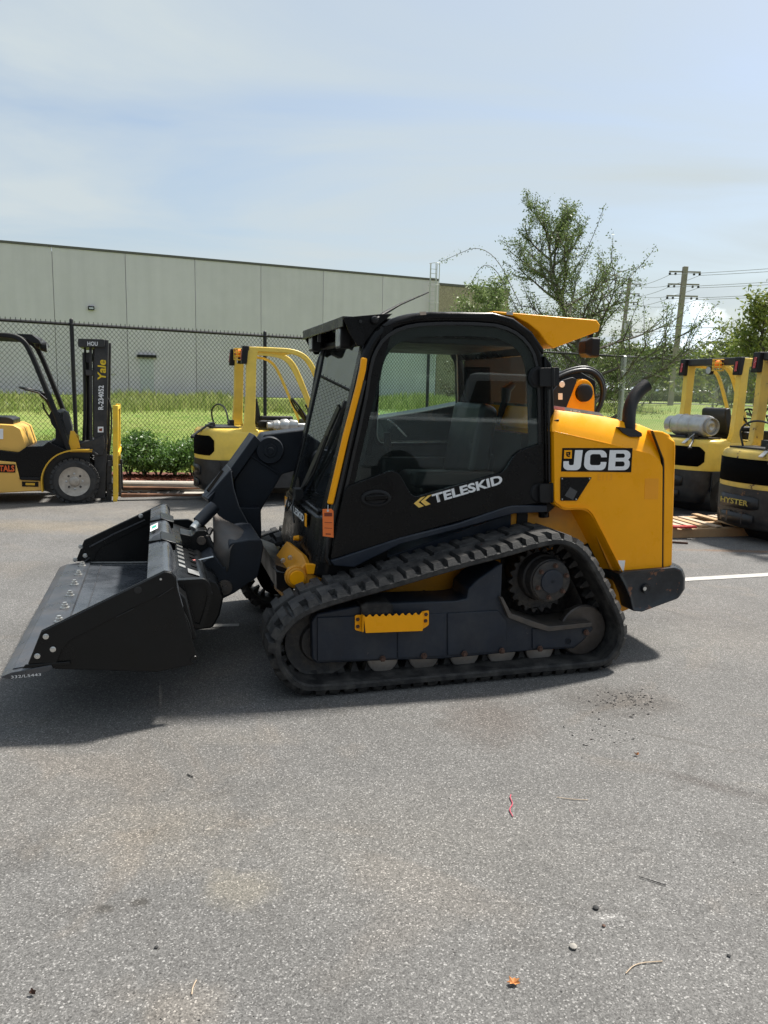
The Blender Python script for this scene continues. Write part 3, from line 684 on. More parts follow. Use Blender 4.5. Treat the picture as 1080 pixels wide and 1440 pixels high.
b = MB(); b.prism(L([(858, 790), (868, 806), (884, 830), (886, 856), (872, 862), (864, 830)], .36), .36, 1.6); b.build('rear_bracket', YD_, body, bev=.006)
# counterweight
cw = L([(868, 807), (880, 803), (946, 797), (955, 801), (958.5, 812), (958, 829), (950, 841), (901, 859.5), (888, 858.5), (884, 840), (876, 822)], .25)
b = MB(); loops = []
for w, dx, ins_ in ((.245, -.03, .02), (.23, 0, 0), (.26, .035, 0), (.34, .075, 0), (.6, .10, 0), (1.4, .10, 0), (1.66, .075, 0), (1.74, .035, 0), (1.77, 0, 0), (1.755, -.03, .02)):
    o_ = offs(cw, ins_) if ins_ else cw
    loops.append([(a+(dx if i in (2, 3, 4, 5, 6) else 0), w, z) for i, (a, z) in enumerate(o_)])
CW_ = mat("counterweight_paint", (.013, .016, .021), .38, var=.2, dirt=.4, dirtc=(.06, .062, .065), ds=6, c2=(.17, .07, .035), c2s=9, c2t=.60)
b.loft(loops); cwo = b.build('counterweight', CW_, root, bev=.01, seg=3)
b = MB(); p = P(909, 828, .23); b.lathe(p, [(-.002, .02), (-.004, .026), (.004, .03)], 20); b.build('tow_eye', HOSE_, cwo)
b = MB(); b.lathe(P(907, 828, .222), [(0, .002), (0, .012), (.004, .012)], 16); b.build('plug', CHR_, cwo)

# ---- boom on the far side
b = MB()
bp_ = L([(352, 614), (413, 607), (425, 600)], 1.70)
s_r, z_r = T(838, 560, 1.70)
prof = [T(366, 621, 1.70), T(372, 611, 1.70), T(420, 605, 1.70), T(600, 577, 1.70), T(760, 545, 1.70), T(812, 520, 1.70), T(838, 535, 1.70), T(838, 560, 1.70), T(800, 585, 1.70), T(600, 640, 1.70), T(416, 662, 1.70), T(397, 667, 1.70), T(367, 718, 1.70), T(368, 752, 1.70), T(346, 752, 1.70), T(334, 715, 1.70), T(329, 676, 1.70)]
b.prism(rnd(prof, .012, 2), 1.70, 1.98); boom = b.build('boom', BOOM_, root, bev=.012)
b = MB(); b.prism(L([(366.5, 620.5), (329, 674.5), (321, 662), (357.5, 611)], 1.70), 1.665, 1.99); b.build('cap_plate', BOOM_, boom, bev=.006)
c = P(379, 633, 1.70); b = MB(); b.lathe((c.x, 0, c.z), [(1.655, .01), (1.655, .045), (1.665, .05), (1.665, .09), (1.68, .098), (1.70, .10)], 36); b.lathe((c.x, 0, c.z), [(1.645, .005), (1.645, .022), (1.655, .025), (1.66, .025)], 24); b.build('boom_pin', BOOM_, boom)
b = MB(); b.tube([P(351, 640, 1.69), P(372, 653, 1.69), P(392, 666, 1.69)], .008, 6); b.build('grease_pipe', BOOM_, boom)
# slotted upper cover and elbow down to the coupler
b = MB()
b.var([P(325, 659, 1.56), P(329, 686, 1.55), P(337, 713, 1.54), P(354, 744, 1.53), P(352, 761, 1.53), P(312, 732, 1.53), P(290, 700, 1.54)], (0, .35, 0)); el = b.build('elbow', BOOM_, boom, bev=.008)
b = MB(); b.var([P(329, 676, 1.70), P(325.5, 659, 1.60), P(290.5, 699, 1.34), P(293, 706, 1.36), P(313, 690, 1.5)], (0, .01, 0))
A1, A2, A3, A4 = P(366, 620, 1.69), P(328.5, 676, 1.69), P(317.5, 655, 1.97), P(353, 611, 1.97)
b = MB(); b.add([P(327, 662, 1.64), P(292, 702, 1.50), P(282.5, 697, 1.68), P(317.5, 654, 1.88), P(328, 670, 1.66), P(295, 708, 1.52), P(287, 702, 1.68), P(320, 660, 1.88)], [(0, 1, 2, 3), (4, 7, 6, 5), (0, 4, 5, 1), (1, 5, 6, 2), (2, 6, 7, 3), (3, 7, 4, 0)]); b.build('front_cover', BOOM_, el, bev=.006)
b = MB(); b.tube([P(315, 664, 1.76)+Vector((-.006, 0, .006)), P(294, 692, 1.62)+Vector((-.006, 0, .006))], .014, 4, sq=(.014, .006)); b.build('slot', SLOT_, el)
b = MB(); b.var([P(366, 715, 1.60), P(368, 762, 1.60), P(348, 764, 1.60), P(334, 714, 1.60)], (0, .3, 0)); b.build('inner_web', BOOM_, el, bev=.005)
b = MB(); b.prism(rnd(L([(323, 764), (352, 759), (368, 759), (371, 770), (363, 811), (330, 834), (296, 851), (283, 850), (271, 800), (300, 781), (316, 800)], .82), .012, 2), .82, 1.42); cp = b.build('coupler_head', BOOM_, boom, bev=.008)
# worn curved guard
b = MB(); gg = [[P(297, 712, 1.40), P(312, 732, 1.34), P(336, 738, 1.30), P(353, 757, 1.0)], [P(300, 744, 1.25), P(308, 748, 1.12), P(328, 756, .95), P(340, 762, .86)],
               [P(301, 778, 1.05), P(307, 776, .95), P(318, 772, .86), P(326, 765, .80)], [P(305, 799, 1.0), P(309, 800, .92), P(316, 795, .84), P(324, 786, .80)], [P(316, 808, .92), P(317, 809, .88), P(318, 809, .84), P(323, 800, .80)]]
vs = [p for l in gg for p in l]; fs = []
for k in range(4):
    for i in range(3): fs.append((k*4+i, k*4+i+1, (k+1)*4+i+1, (k+1)*4+i))
b.add(vs, fs); go = b.build('worn_guard', WORN_, el, ang=80); sd_ = go.modifiers.new('thick', 'SOLIDIFY'); sd_.thickness = .012
sd2 = go.modifiers.new('sub', 'SUBSURF'); sd2.levels = 2; sd2.render_levels = 2
b = MB(); p = P(316, 826, .82); b.lathe(p, [(-.03, .004), (-.03, .018), (-.018, .02), (-.018, .042), (-.004, .046), (0, .046)], 28); b.build('coupler_pin', WORN_, cp)
# hydraulic cylinder and link
b = MB(); b.tube([P(279, 735, 1.25), P(302, 712, 1.30)], .042, 18); cy = b.build('tilt_cylinder', BOOM_, boom)
b = MB(); b.tube([P(272, 744, 1.22), P(280, 734, 1.25)], .028, 12); b.build('cylinder_rod', CHR_, cy)
b = MB(); b.tube([P(296, 745, 1.2), P(290, 756, 1.1), P(300, 770, 1.1), P(303, 790, 1.05)], .02, 8); b.build('hydraulic_hose', HOSE_, boom)
b = MB(); b.prism(rnd(L([(252, 748), (270, 752), (276, 744), (290, 744), (297, 756), (300, 780), (298, 790), (272, 788), (258, 768)], 1.15), .015), 1.1, 1.3); lk = b.build('link_plate', BK_, boom, bev=.005)
b = MB(); b.lathe(P(283.5, 760, 1.10), [(-.012, .003), (-.012, .026), (0, .03)], 24); b.build('link_pin', WORN_, lk)
b = MB(); b.tube([P(300, 783, .80), P(275, 789, .80)], .006, 8); lv = b.build('latch_lever', CHR_, cp)
b = MB(); b.tube([P(275, 789, .80), P(261, 791.5, .80)], .011, 8); b.build('lever_tip', PINK_, lv)

# rear boom pivot with hoses
b = MB(); pv = rnd(L([(785, 590), (806, 541), (815, 533), (826, 533), (835, 542), (837, 560), (836, 592)], 1.62), [.0, .05, .06, .06, .06, .02, 0], 5)
b.prism(pv, 1.62, 1.68); pvo = b.build('pivot_tower', Y_, root, bev=.01)
b = MB(); b.lathe(P(822, 552.5, 1.60), [(-.02, .01), (-.02, .055), (-.01, .068), (.03, .07)], 30); b.build('pivot_pin', KM_, pvo)
b = MB(); b.prism(rnd(L([(770, 580), (776, 552), (790, 535), (806, 530), (812, 534), (800, 565), (790, 590)], 1.60), .02), 1.60, 1.62); pl = b.build('pivot_plate', BOOM_, pvo, bev=.004)
b = MB(); b.lathe(P(790.5, 540.5, 1.598), [(-.002, .002), (-.002, .022), (0, .024)], 20); b.build('round_sticker', WHT_, pl)
b = MB(); b.prism(L([(785, 553), (791, 553), (791, 562), (785, 562)], 1.598), 1.597, 1.599); b.build('white_sticker', WHT_, pl)
for k, (dr, w) in enumerate(((0, 1.66), (4, 1.70), (-3, 1.74))):
    pts = smooth([P(775, 536-dr, w), P(800, 523-dr, w), P(826, 519-dr, w), P(842+dr, 528-dr*.4, w), P(849+dr*.6, 548, w), P(844+dr*.4, 572, w), P(836, 584, w)], 2, False)
    b = MB(); b.tube(pts, .013 if k else .018, 10); b.build('hydraulic_hose', HOSE_, pvo)

# ---- bucket
B0, B1 = -.08, 2.08
plate = L([(39, 934), (58, 887), (231, 802.5), (241, 804), (248, 812), (249, 826), (278, 926), (274, 934), (222, 945), (78, 941), (60, 934)], B0)
# profile of the shell, running from the lip over the floor and up the back
bot = T(222, 943, B0); tipz = T(39, 934, B0)
bz = .30
shell_in = [(-1.26, .315), (-.95, .300), (-.66, .300), (-.585, .33), (-.56, .42), (-.60, .53), (-.66, .60)]
topv = T(238, 804, B0)
bk = empty  # placeholder name unused
b = MB(); b.prism(plate, B0, B0+.014); buck = b.build('bucket', BK_, root, bev=.003)
buck['label'] = 'black bucket with bolted cutting edge'
b = MB(); b.prism(plate, B1-.014, B1); b.build('side_plate', BK_, buck, bev=.003)
up = L([(40, 933), (58, 888), (231, 803.5), (241, 805), (247, 812), (246, 826), (190, 853), (100, 899), (88, 912), (80, 932), (60, 932)], B0)
for w0, w1 in ((B0-.010, B0-.0005), (B1-.022, B1-.0145)):
    b = MB(); b.prism(up, w0, w1); b.build('wear_plate', BK_, buck, bev=.003)
def sheet(name, pts, th, m, w0=B0+.014, w1=B1-.014, par=buck, bev=.003):
    # pts = (s, z) open polyline given a thickness
    n = len(pts); lo_ = []
    for i in range(n):
        a, c_ = Vector(pts[max(0, i-1)]), Vector(pts[min(n-1, i+1)]); d = (c_-a).normalized(); lo_.append((pts[i][0]+d.y*th, pts[i][1]-d.x*th))
    b = MB(); b.prism(list(pts)+lo_[::-1], w0, w1); return b.build(name, m, par, bev=bev)
sa = T(206, 812, B0); st2 = T(236, 803.5, B0)
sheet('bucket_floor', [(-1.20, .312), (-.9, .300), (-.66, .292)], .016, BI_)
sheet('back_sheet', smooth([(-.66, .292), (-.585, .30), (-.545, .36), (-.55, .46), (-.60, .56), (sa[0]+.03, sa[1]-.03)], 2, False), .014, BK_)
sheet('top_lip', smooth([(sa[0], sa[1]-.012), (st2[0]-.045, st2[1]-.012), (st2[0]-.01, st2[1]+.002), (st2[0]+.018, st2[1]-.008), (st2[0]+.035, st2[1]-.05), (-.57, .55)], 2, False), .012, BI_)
ep = [(-1.375, .283), (-1.33, .301), (-1.16, .322), (-1.155, .306), (-1.18, .290), (-1.33, .268)]
b = MB(); b.prism(ep, B0-.02, B1+.02); ce = b.build('cutting_edge', EDGE_, buck, bev=.002)
b = MB(); b.prism([(-1.33, .3015), (-1.16, .3225), (-1.16, .3265), (-1.325, .3065)], B0+.02, B1-.02); b.build('edge_weld', EDGE_, ce)
for k in range(8):
    w = B0+.14+k*(B1-B0-.28)/7
    b = MB(); b.lathe((-1.205, w, .320), [(0, .026), (.006, .026), (.006, .018), (.022, .018), (.022, .011), (.034, .011)], 12, 'z'); b.build('edge_bolt', CHR_, ce)
lettering('edge_marking', '332/L5443', WHT_, ce, (-1.33, B0-.0215, .274), (1, 0, .02), (0, 0, 1), .013, .125)
b = MB(); b.prism([(-1.285, .312), (-1.08, .312), (-1.08, .330), (-1.27, .330)], B0-.012, B0-.001); b.build('wear_strip', BK_, buck, bev=.003)
for (u, v) in ((64.5, 895), (74.5, 913), (52.5, 922.5), (226, 814.5)):
    b = MB(); p = P(u, v, B0-.011); b.lathe(p, [(0, .013), (-.003, .013), (-.005, .009), (-.005, .001)] if u < 200 else [(0, .006), (-.003, .005)], 16); b.build('plate_bolt', CHR_, buck)
for (u, v) in ((113.3, 768.5), (119.7, 781.2), (105.5, 787), (198, 725.5)):
    b = MB(); p = P(u, v, B1-.023); b.lathe(p, [(0, .016), (-.004, .016), (-.006, .010), (-.006, .001)], 16); b.build('plate_bolt', CHR_, buck)
b = MB(); p = P(194, 830, B0-.0105); b.lathe(p, [(0, .002), (-.001, .015), (.0005, .017)], 20); b.build('lifting_hole', HOSE_, buck)
b = MB(); b.lathe(P(273, 927, B0-.001), [(0, .002), (-.004, .016), (0, .018)], 20); b.build('corner_boss', BK_, buck)
b = MB(); b.tube([(-1.17, B1-.018, .318), (-.9, B1-.018, .306), (-.64, B1-.018, .30)], .006, 6); b.build('weld_bead', CHR_ if 0 else ALU_, buck)
b = MB(); b.tube([(-1.085, B0+.03, .3105), (-1.085, B1-.03, .3105)], .0035, 6); b.build('weld_bead', EDGE_, buck)
b = MB(); b.tube([P(126, 769, B1-.024), P(160, 751, B1-.024), P(204, 731, B1-.024)], .006, 6); b.tube([P(119, 790, B1-.024), P(126, 784, B1-.024)], .006, 6); b.build('plate_fold', EDGE_, buck)
b = MB(); b.tube([P(163, 868, B0-.0108), P(188, 856, B0-.0108)], .0025, 5); b.build('stitch_weld', HOSE_, buck)
b = MB(); b.tube([P(222, 840, B0-.0108), P(244, 826, B0-.0108)], .0025, 5); b.build('stitch_weld', HOSE_, buck)
# top brackets on the lip
for w in (1.48, .78):
    b = MB(); zz = st2[1]
    b.add([(sa[0]+.00, w, sa[1]+.004), (st2[0]-.02, w-.10, zz+.006), (st2[0]+.05, w-.10, zz-.02), (st2[0]+.05, w+.12, zz-.02), (st2[0]-.02, w+.12, zz+.006), (sa[0]+.03, w+.02, sa[1]+.03),
           (sa[0]+.0, w, sa[1]-.012), (st2[0]+.05, w-.10, zz-.06), (st2[0]+.05, w+.12, zz-.06)], [(0, 1, 4, 5), (1, 2, 3, 4), (2, 7, 8, 3), (0, 6, 7, 2, 1), (5, 4, 3, 8, 6, 0)])
    b.build('lip_bracket', BK_, buck)
    b = MB(); b.beam((st2[0]-.03, w, zz+.010), (st2[0]+.055, w, zz-.02), .24, .012, up=(0, 0, 1)); b.build('lip_brace', BK_, buck, bev=.004)
b = MB(); q0 = Vector((sa[0]+.008, 1.13, sa[1]+.008)); 
sl = Vector((st2[0]-.045-sa[0], 0, st2[1]-sa[1])).normalized(); nr = Vector((-sl.z, 0, sl.x))
b.add([q0+nr*.004+sl*a+Vector((0, y, 0)) for a, y in ((0, -.1), (.05, -.1), (.05, .1), (0, .1))], [(0, 1, 2, 3)]); lb = b.build('warning_label', WHT_, buck, smoothit=False)
b = MB(); b.add([q0+nr*.0055+sl*a+Vector((0, y, 0)) for a, y in ((.012, -.03), (.04, -.03), (.04, .04), (.012, .04))], [(0, 1, 2, 3)]); b.build('label_print', mat("label_green", (.02, .5, .35), .4), lb, smoothit=False)
# rear frame of the bucket
rfp = L([(249, 815), (287, 813), (295, 820), (298, 833), (295, 851), (284, 884), (270, 880), (266, 868)], .10)
b = MB(); b.prism(rnd(rfp, [.0, .03, .05, .05, .04, .02, .01, .0], 4), .10, .13); b.build('hitch_plate', BK_, buck, bev=.004); b = MB(); b.prism(rnd(rfp, [.0, .03, .05, .05, .04, .02, .01, .0], 4), 1.87, 1.90)
bf = b.build('hitch_plate', BK_, buck, bev=.004)
ro = rnd(rfp, [.0, .03, .05, .05, .04, .02, .01, .0], 4)
b = MB(); b.prism(ro, .085, .10, holes=[offs(ro, .02)]); b.build('plate_rim', BK_, bf, bev=.003)
b = MB(); b.prism([(-.56, .60), (-.48, .58), (-.37, .52), (-.335, .44), (-.36, .33), (-.40, .26), (-.52, .25), (-.55, .34), (-.52, .45)], .5, 1.5); b.build('hitch_box', BK_, buck, bev=.01)
b = MB(); b.tube([(-.46, .12, .555), (-.46, 1.88, .555)], .035, 12); b.build('hitch_tube', BK_, buck)
b = MB(); b.var([(-.60, .13, .63), (-.42, .13, .56), (-.42, .13, .548), (-.60, .13, .618)], (0, 1.74, 0)); tr = b.build('tread_ledge', BK_, buck, bev=.003)
for k in range(7):
    for j in range(2):
        w = .5+k*.11; b = MB(); x = -.575+.07*j; zt_ = .63-(x+.60)*.39+.001
        b.prism([(x, zt_), (x+.035, zt_-.013), (x+.035, zt_-.009), (x, zt_+.006)], w, w+.05); b.build('tread_cleat', CHR_ if j == 0 else BK_, tr)
b = MB(); b.add([(-.53, .40, .610), (-.45, .40, .580), (-.45, .50, .580), (-.53, .50, .610)], [(0, 1, 2, 3)]); b.build('hitch_label', ALU_, tr)
b = MB(); b.prism(L([(246, 826), (262, 840), (276, 897), (272, 899), (262, 895)], -.02), -.04, 2.0); b.build('rear_reinforcement', BK_, buck, bev=.008)

# ---- paper tag hanging from the yellow trim: its own thing
p = P(461, 717, .31)
tg = empty('hang_tag', (0, 0, 0)); tg.location = Vector(F.O)+Vector(F.e)*p.x+Vector(F.n)*p.y; tg.rotation_euler = (0, 0, F.yaw)
tag(tg, 'small orange paper tag hanging from the yellow strip at the cab corner', 'tag')
q2 = [(a-p.x, z) for a, z in L([(453.5, 716), (466, 715.5), (469, 718.5), (469, 756), (454, 754)], .31)]
b = MB(); b.prism(q2, -.001, .001); b.build('card', ORG_, tg)
b = MB(); c = [(a-p.x, z) for a, z in L([(456, 721), (467, 721), (467, 726), (456, 726)], .31)]; b.prism(c, -.0022, -.0012); b.build('card_logo', mat('dark_red_ink', (.20, .035, .012), .6), tg)
for v in (734, 742): b = MB(); b.prism([(a-p.x, z) for a, z in L([(456, v), (467, v+.6), (467, v+1.2), (456, v+.6)], .31)], -.0022, -.0012); b.build('ruled_line', MATS['dark_red_ink'], tg)
b = MB(); b.prism([(a-p.x, z) for a, z in L([(458, 750), (465, 750.3), (465, 751.8), (458, 751.5)], .31)], -.0022, -.0012)
b.build('card_print', MATS['dark_red_ink'], tg)
b = MB(); c = T(461, 718, .31); b.lathe((c[0]-p.x, -.001, c[1]), [(0, .002), (-.0015, .006), (0, .007)], 12); b.tube([(c[0]-p.x, -.002, c[1]), (c[0]-p.x+.003, .01, c[1]+.03)], .0015, 5); b.build('string', CHR_, tg)
# ================================================================ LIGHT AND SKY
# the sun stands high, behind and slightly to the rear of the loader
sd = Vector(F.e)*.54+Vector(F.n)*.25+Vector((0, 0, 1)); sd.normalize()
sun = bpy.data.lights.new("sun", 'SUN'); sun.energy = 3.6; sun.angle = rad(4.5); sun.color = (1, .955, .88)
so = bpy.data.objects.new("sun", sun); col.objects.link(so); so.rotation_euler = sd.to_track_quat('Z', 'Y').to_euler()
w = bpy.data.worlds.new("World"); scene.world = w; w.use_nodes = True; N, Lk = nt(w)
bg = N["Background"]; sky = N.new("ShaderNodeTexSky"); sky.sky_type = 'NISHITA'; sky.sun_disc = False
sky.sun_elevation = math.asin(sd.z); sky.sun_rotation = math.atan2(sd.x, sd.y); sky.dust_density = 2.5; sky.air_density = 1.2; sky.ozone_density = 2
def math_(op, a, b=None, c=None, clamp=False):
    n = N.new("ShaderNodeMath"); n.operation = op; n.use_clamp = clamp
    for i, x in enumerate((a, b, c)):
        if x is None: continue
        if isinstance(x, (int, float)): n.inputs[i].default_value = x
        else: Lk.new(x, n.inputs[i])
    return n.outputs[0]
def mixc(f, a, b):
    n = N.new("ShaderNodeMix"); n.data_type = 'RGBA'
    for i, x in ((0, f), (6, a), (7, b)):
        if isinstance(x, tuple): n.inputs[i].default_value = x
        elif isinstance(x, (int, float)): n.inputs[i].default_value = x
        else: Lk.new(x, n.inputs[i])
    return n.outputs[2]
tc = N.new("ShaderNodeTexCoord"); sep = N.new("ShaderNodeSeparateXYZ"); Lk.new(tc.outputs["Generated"], sep.inputs[0])
# cloud layer on a plane overhead: direction / z
zz = math_('MAXIMUM', sep.outputs[2], .03); cx = math_('DIVIDE', sep.outputs[0], math_('ADD', zz, .12)); cy = math_('DIVIDE', sep.outputs[1], math_('ADD', zz, .12))
cv = N.new("ShaderNodeCombineXYZ"); Lk.new(math_('MULTIPLY', cx, .55), cv.inputs[0]); Lk.new(cy, cv.inputs[1])
nz = N.new("ShaderNodeTexNoise"); nz.inputs["Scale"].default_value = 1.1; nz.inputs["Detail"].default_value = 7; nz.inputs["Roughness"].default_value = .5; nz.inputs["Distortion"].default_value = .6
Lk.new(cv.outputs[0], nz.inputs["Vector"])
mr = N.new("ShaderNodeMapRange"); Lk.new(nz.outputs[0], mr.inputs[0]); mr.inputs[1].default_value = .36; mr.inputs[2].default_value = .62; mr.inputs[3].default_value = .22; mr.inputs[4].default_value = 1.0
CLD = .305
veil = (CLD*.92, CLD*1.035, CLD*1.09, 1)
sk1 = N.new("ShaderNodeVectorMath"); sk1.operation = 'SCALE'; Lk.new(sky.outputs[0], sk1.inputs[0]); sk1.inputs["Scale"].default_value = .066
c1 = mixc(mr.outputs[0], sk1.outputs[0], veil)
# towering cumulus low over the right of the lot
az = math_('ARCTAN2', sep.outputs[0], sep.outputs[1])
n2 = N.new("ShaderNodeTexNoise"); n2.inputs["Scale"].default_value = 13; n2.inputs["Detail"].default_value = 8; n2.inputs["Roughness"].default_value = .55; Lk.new(tc.outputs["Generated"], n2.inputs["Vector"])
d1 = math_('DIVIDE', math_('SUBTRACT', az, rad(20.8)), rad(5.5)); hump = math_('SUBTRACT', 1.0, math_('MULTIPLY', d1, d1))
top_ = math_('MULTIPLY', math_('MAXIMUM', hump, 0.0), .105)
dd = math_('SUBTRACT', math_('ADD', top_, math_('MULTIPLY', math_('SUBTRACT', n2.outputs[0], .52), .16)), sep.outputs[2])
cm = math_('MULTIPLY', dd, 60.0, clamp=True)
n3 = N.new("ShaderNodeTexNoise"); n3.inputs["Scale"].default_value = 26; n3.inputs["Detail"].default_value = 6; Lk.new(tc.outputs["Generated"], n3.inputs["Vector"])
cc_ = mixc(math_('MULTIPLY', math_('SUBTRACT', n3.outputs[0], .35), 2.6, clamp=True), (.42, .50, .57, 1), (.68, .71, .72, 1))
c2 = mixc(math_('MULTIPLY', cm, .9), c1, cc_)
Lk.new(c2, bg.inputs[0]); bg.inputs[1].default_value = 1.0
vs_ = scene.view_settings; vs_.view_transform = 'Standard'; vs_.look = 'None'; vs_.exposure = 1.17; vs_.gamma = 1
scene.cycles.max_bounces = 6; scene.cycles.transparent_max_bounces = 24
scene.cycles.use_denoising = True

# ================================================================ GROUND
def curbY(x): return 11.50+(.10*(x+3.3) if x < 0 else .10*3.3+.22*x)
def gz(x, y):
    d = y-curbY(x)
    if d < .15: return -.03
    base = .13
    a = min(1, max(0, (d-2)/40)); a = a*a*(3-2*a)
    return base+.82*a
asp = bpy.data.materials.new("asphalt"); asp.use_nodes = True; N, Lk = nt(asp); b_ = N["Principled BSDF"]
tc = N.new("ShaderNodeTexCoord"); OBJ = tc.outputs["Object"]
def noise(scale, det=6, r=.6, vec=None, dist=0):
    n = N.new("ShaderNodeTexNoise"); n.inputs["Scale"].default_value = scale; n.inputs["Detail"].default_value = det; n.inputs["Roughness"].default_value = r; n.inputs["Distortion"].default_value = dist
    Lk.new(vec or OBJ, n.inputs["Vector"]); return n.outputs[0]
def ramp(x, a, b, c=0.0, d=1.0):
    n = N.new("ShaderNodeMapRange"); Lk.new(x, n.inputs[0])
    for i, q in ((1, a), (2, b), (3, c), (4, d)): n.inputs[i].default_value = q
    return n.outputs[0]
def voro(scale, feat='F1', out="Color"):
    n = N.new("ShaderNodeTexVoronoi"); n.inputs["Scale"].default_value = scale; n.feature = feat; Lk.new(OBJ, n.inputs["Vector"]); return n.outputs[out]
def spot(x, y, rx, ry, ang=0, soft=.5, nz_=.5):
    """a stain lying at a place on the lot"""
    mp = N.new("ShaderNodeMapping"); mp.vector_type = 'TEXTURE'; mp.inputs["Location"].default_value = (x, y, 0); mp.inputs["Rotation"].default_value = (0, 0, ang); mp.inputs["Scale"].default_value = (rx, ry, 1)
    Lk.new(OBJ, mp.inputs["Vector"]); ln = N.new("ShaderNodeVectorMath"); ln.operation = 'LENGTH'; Lk.new(mp.outputs[0], ln.inputs[0])
    q = math_('ADD', ln.outputs["Value"], math_('MULTIPLY', math_('SUBTRACT', STN, .5), nz_*4))
    return ramp(q, 1+soft*.5, 1-soft*.5)
STN = noise(7, 6, .7)
def rnd_(c): 
    n = N.new("ShaderNodeSeparateColor"); Lk.new(c, n.inputs[0]); return n.outputs[0], n.outputs[1]
r1, g1 = rnd_(voro(215)); r2, g2 = rnd_(voro(380))
big = noise(.35, 5, .6); med = noise(1.6, 6, .65); fine = noise(60, 4, .7)
AV = .130
val = ramp(r1, 0, 1, .62, 1.18); hi_ = ramp(r1, .88, .97, 0, .85); lo_ = ramp(g1, .0, .22, .55, 1.0); v2 = ramp(r2, 0, 1, .75, 1.25)
v = math_('MULTIPLY', math_('MULTIPLY', math_('ADD', val, hi_), lo_), v2)
v = math_('MULTIPLY', v, ramp(big, .3, .7, .88, 1.12)); v = math_('MULTIPLY', v, ramp(med, .3, .7, .88, 1.12)); v = math_('MULTIPLY', v, ramp(fine, .3, .7, .9, 1.1))
v = math_('MULTIPLY', v, AV)
cmb = N.new("ShaderNodeCombineColor"); Lk.new(math_('MULTIPLY', v, 1.0), cmb.inputs[0]); Lk.new(math_('MULTIPLY', v, .975), cmb.inputs[1]); Lk.new(math_('MULTIPLY', v, .94), cmb.inputs[2])
cA = cmb.outputs[0]
def sc(c, k):
    n = N.new("ShaderNodeVectorMath"); n.operation = 'SCALE'; Lk.new(c, n.inputs[0])
    if isinstance(k, float): n.inputs["Scale"].default_value = k
    else: Lk.new(k, n.inputs["Scale"])
    return n.outputs[0]
def mul3(c, t):
    n = N.new("ShaderNodeVectorMath"); n.operation = 'MULTIPLY'; Lk.new(c, n.inputs[0]); n.inputs[1].default_value = t; return n.outputs[0]
def gp(u, v): return ground(u, v)
def blend(c, m, t, k):
    return mixc(math_('MULTIPLY', m, k), c, mul3(c, t))
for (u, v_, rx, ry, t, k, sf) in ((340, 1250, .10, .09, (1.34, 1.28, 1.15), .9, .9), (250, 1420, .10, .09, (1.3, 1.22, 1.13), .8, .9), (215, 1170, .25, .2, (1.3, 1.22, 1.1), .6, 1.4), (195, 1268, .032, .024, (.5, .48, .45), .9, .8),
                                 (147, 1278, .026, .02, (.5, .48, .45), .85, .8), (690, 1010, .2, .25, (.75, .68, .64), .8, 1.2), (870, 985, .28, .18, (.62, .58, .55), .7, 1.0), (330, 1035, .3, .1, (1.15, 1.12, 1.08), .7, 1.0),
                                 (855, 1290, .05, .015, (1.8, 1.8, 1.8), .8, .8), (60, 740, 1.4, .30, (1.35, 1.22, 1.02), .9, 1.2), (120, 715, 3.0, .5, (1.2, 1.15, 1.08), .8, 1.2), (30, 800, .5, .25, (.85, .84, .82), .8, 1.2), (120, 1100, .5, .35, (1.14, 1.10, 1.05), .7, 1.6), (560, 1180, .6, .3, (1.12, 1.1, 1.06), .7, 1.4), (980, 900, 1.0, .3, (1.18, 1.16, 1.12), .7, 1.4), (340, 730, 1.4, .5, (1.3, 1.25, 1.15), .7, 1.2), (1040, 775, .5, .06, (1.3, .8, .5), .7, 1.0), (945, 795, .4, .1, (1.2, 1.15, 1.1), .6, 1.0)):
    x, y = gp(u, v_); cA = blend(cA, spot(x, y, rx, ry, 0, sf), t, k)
# curved tyre scuffs: arcs left by turning tracks
def arc(cx_, cy_, R_, wd, a, k, t, x0, x1):
    sp = N.new("ShaderNodeVectorMath"); sp.operation = 'DISTANCE'; Lk.new(OBJ, sp.inputs[0]); sp.inputs[1].default_value = (cx_, cy_, 0)
    dd = math_('ABSOLUTE', math_('SUBTRACT', sp.outputs["Value"], R_)); m = ramp(dd, wd, wd*.2); m = math_('MULTIPLY', m, ramp(med, .42, .6))
    s3 = N.new("ShaderNodeSeparateXYZ"); Lk.new(OBJ, s3.inputs[0]); m = math_('MULTIPLY', m, math_('MULTIPLY', ramp(s3.outputs[0], x0, x0+.3), ramp(s3.outputs[0], x1, x1-.3)))
    return blend(cA, m, t, k)
pa = gp(900, 1080); cA = arc(pa[0]-1.0, pa[1]-2.2, 2.42, .06, 0, .8, (.55, .5, .48), pa[0]-.2, pa[0]+1.6)
pa = gp(790, 990); cA = arc(pa[0]+2.0, pa[1]+3.0, 3.6, .012, 0, .8, (1.9, 1.9, 1.9), pa[0]-.5, pa[0]+.4)
cA = arc(pa[0]+2.0, pa[1]+3.0, 3.75, .010, 0, .7, (1.7, 1.7, 1.7), pa[0]-.5, pa[0]+.4)
cA = arc(pa[0]+2.2, pa[1]+3.2, 4.0, .02, 0, .7, (.6, .58, .55), pa[0]-.3, pa[0]+1.4)
wv = noise(.9, 4, .5, dist=2.5); cA = blend(cA, ramp(wv, .56, .64), (1.10, 1.06, 1.02), .8); wv2 = noise(1.3, 4, .5, dist=3.0)
cA = blend(cA, ramp(wv2, .60, .68), (.86, .85, .84), .8)
dk = noise(23, 3, .5); cA = blend(cA, ramp(dk, .74, .76), (.25, .24, .23), .85)
Lk.new(cA, b_.inputs["Base Color"]); b_.inputs["Roughness"].default_value = .85; b_.inputs["Specular IOR Level"].default_value = .35
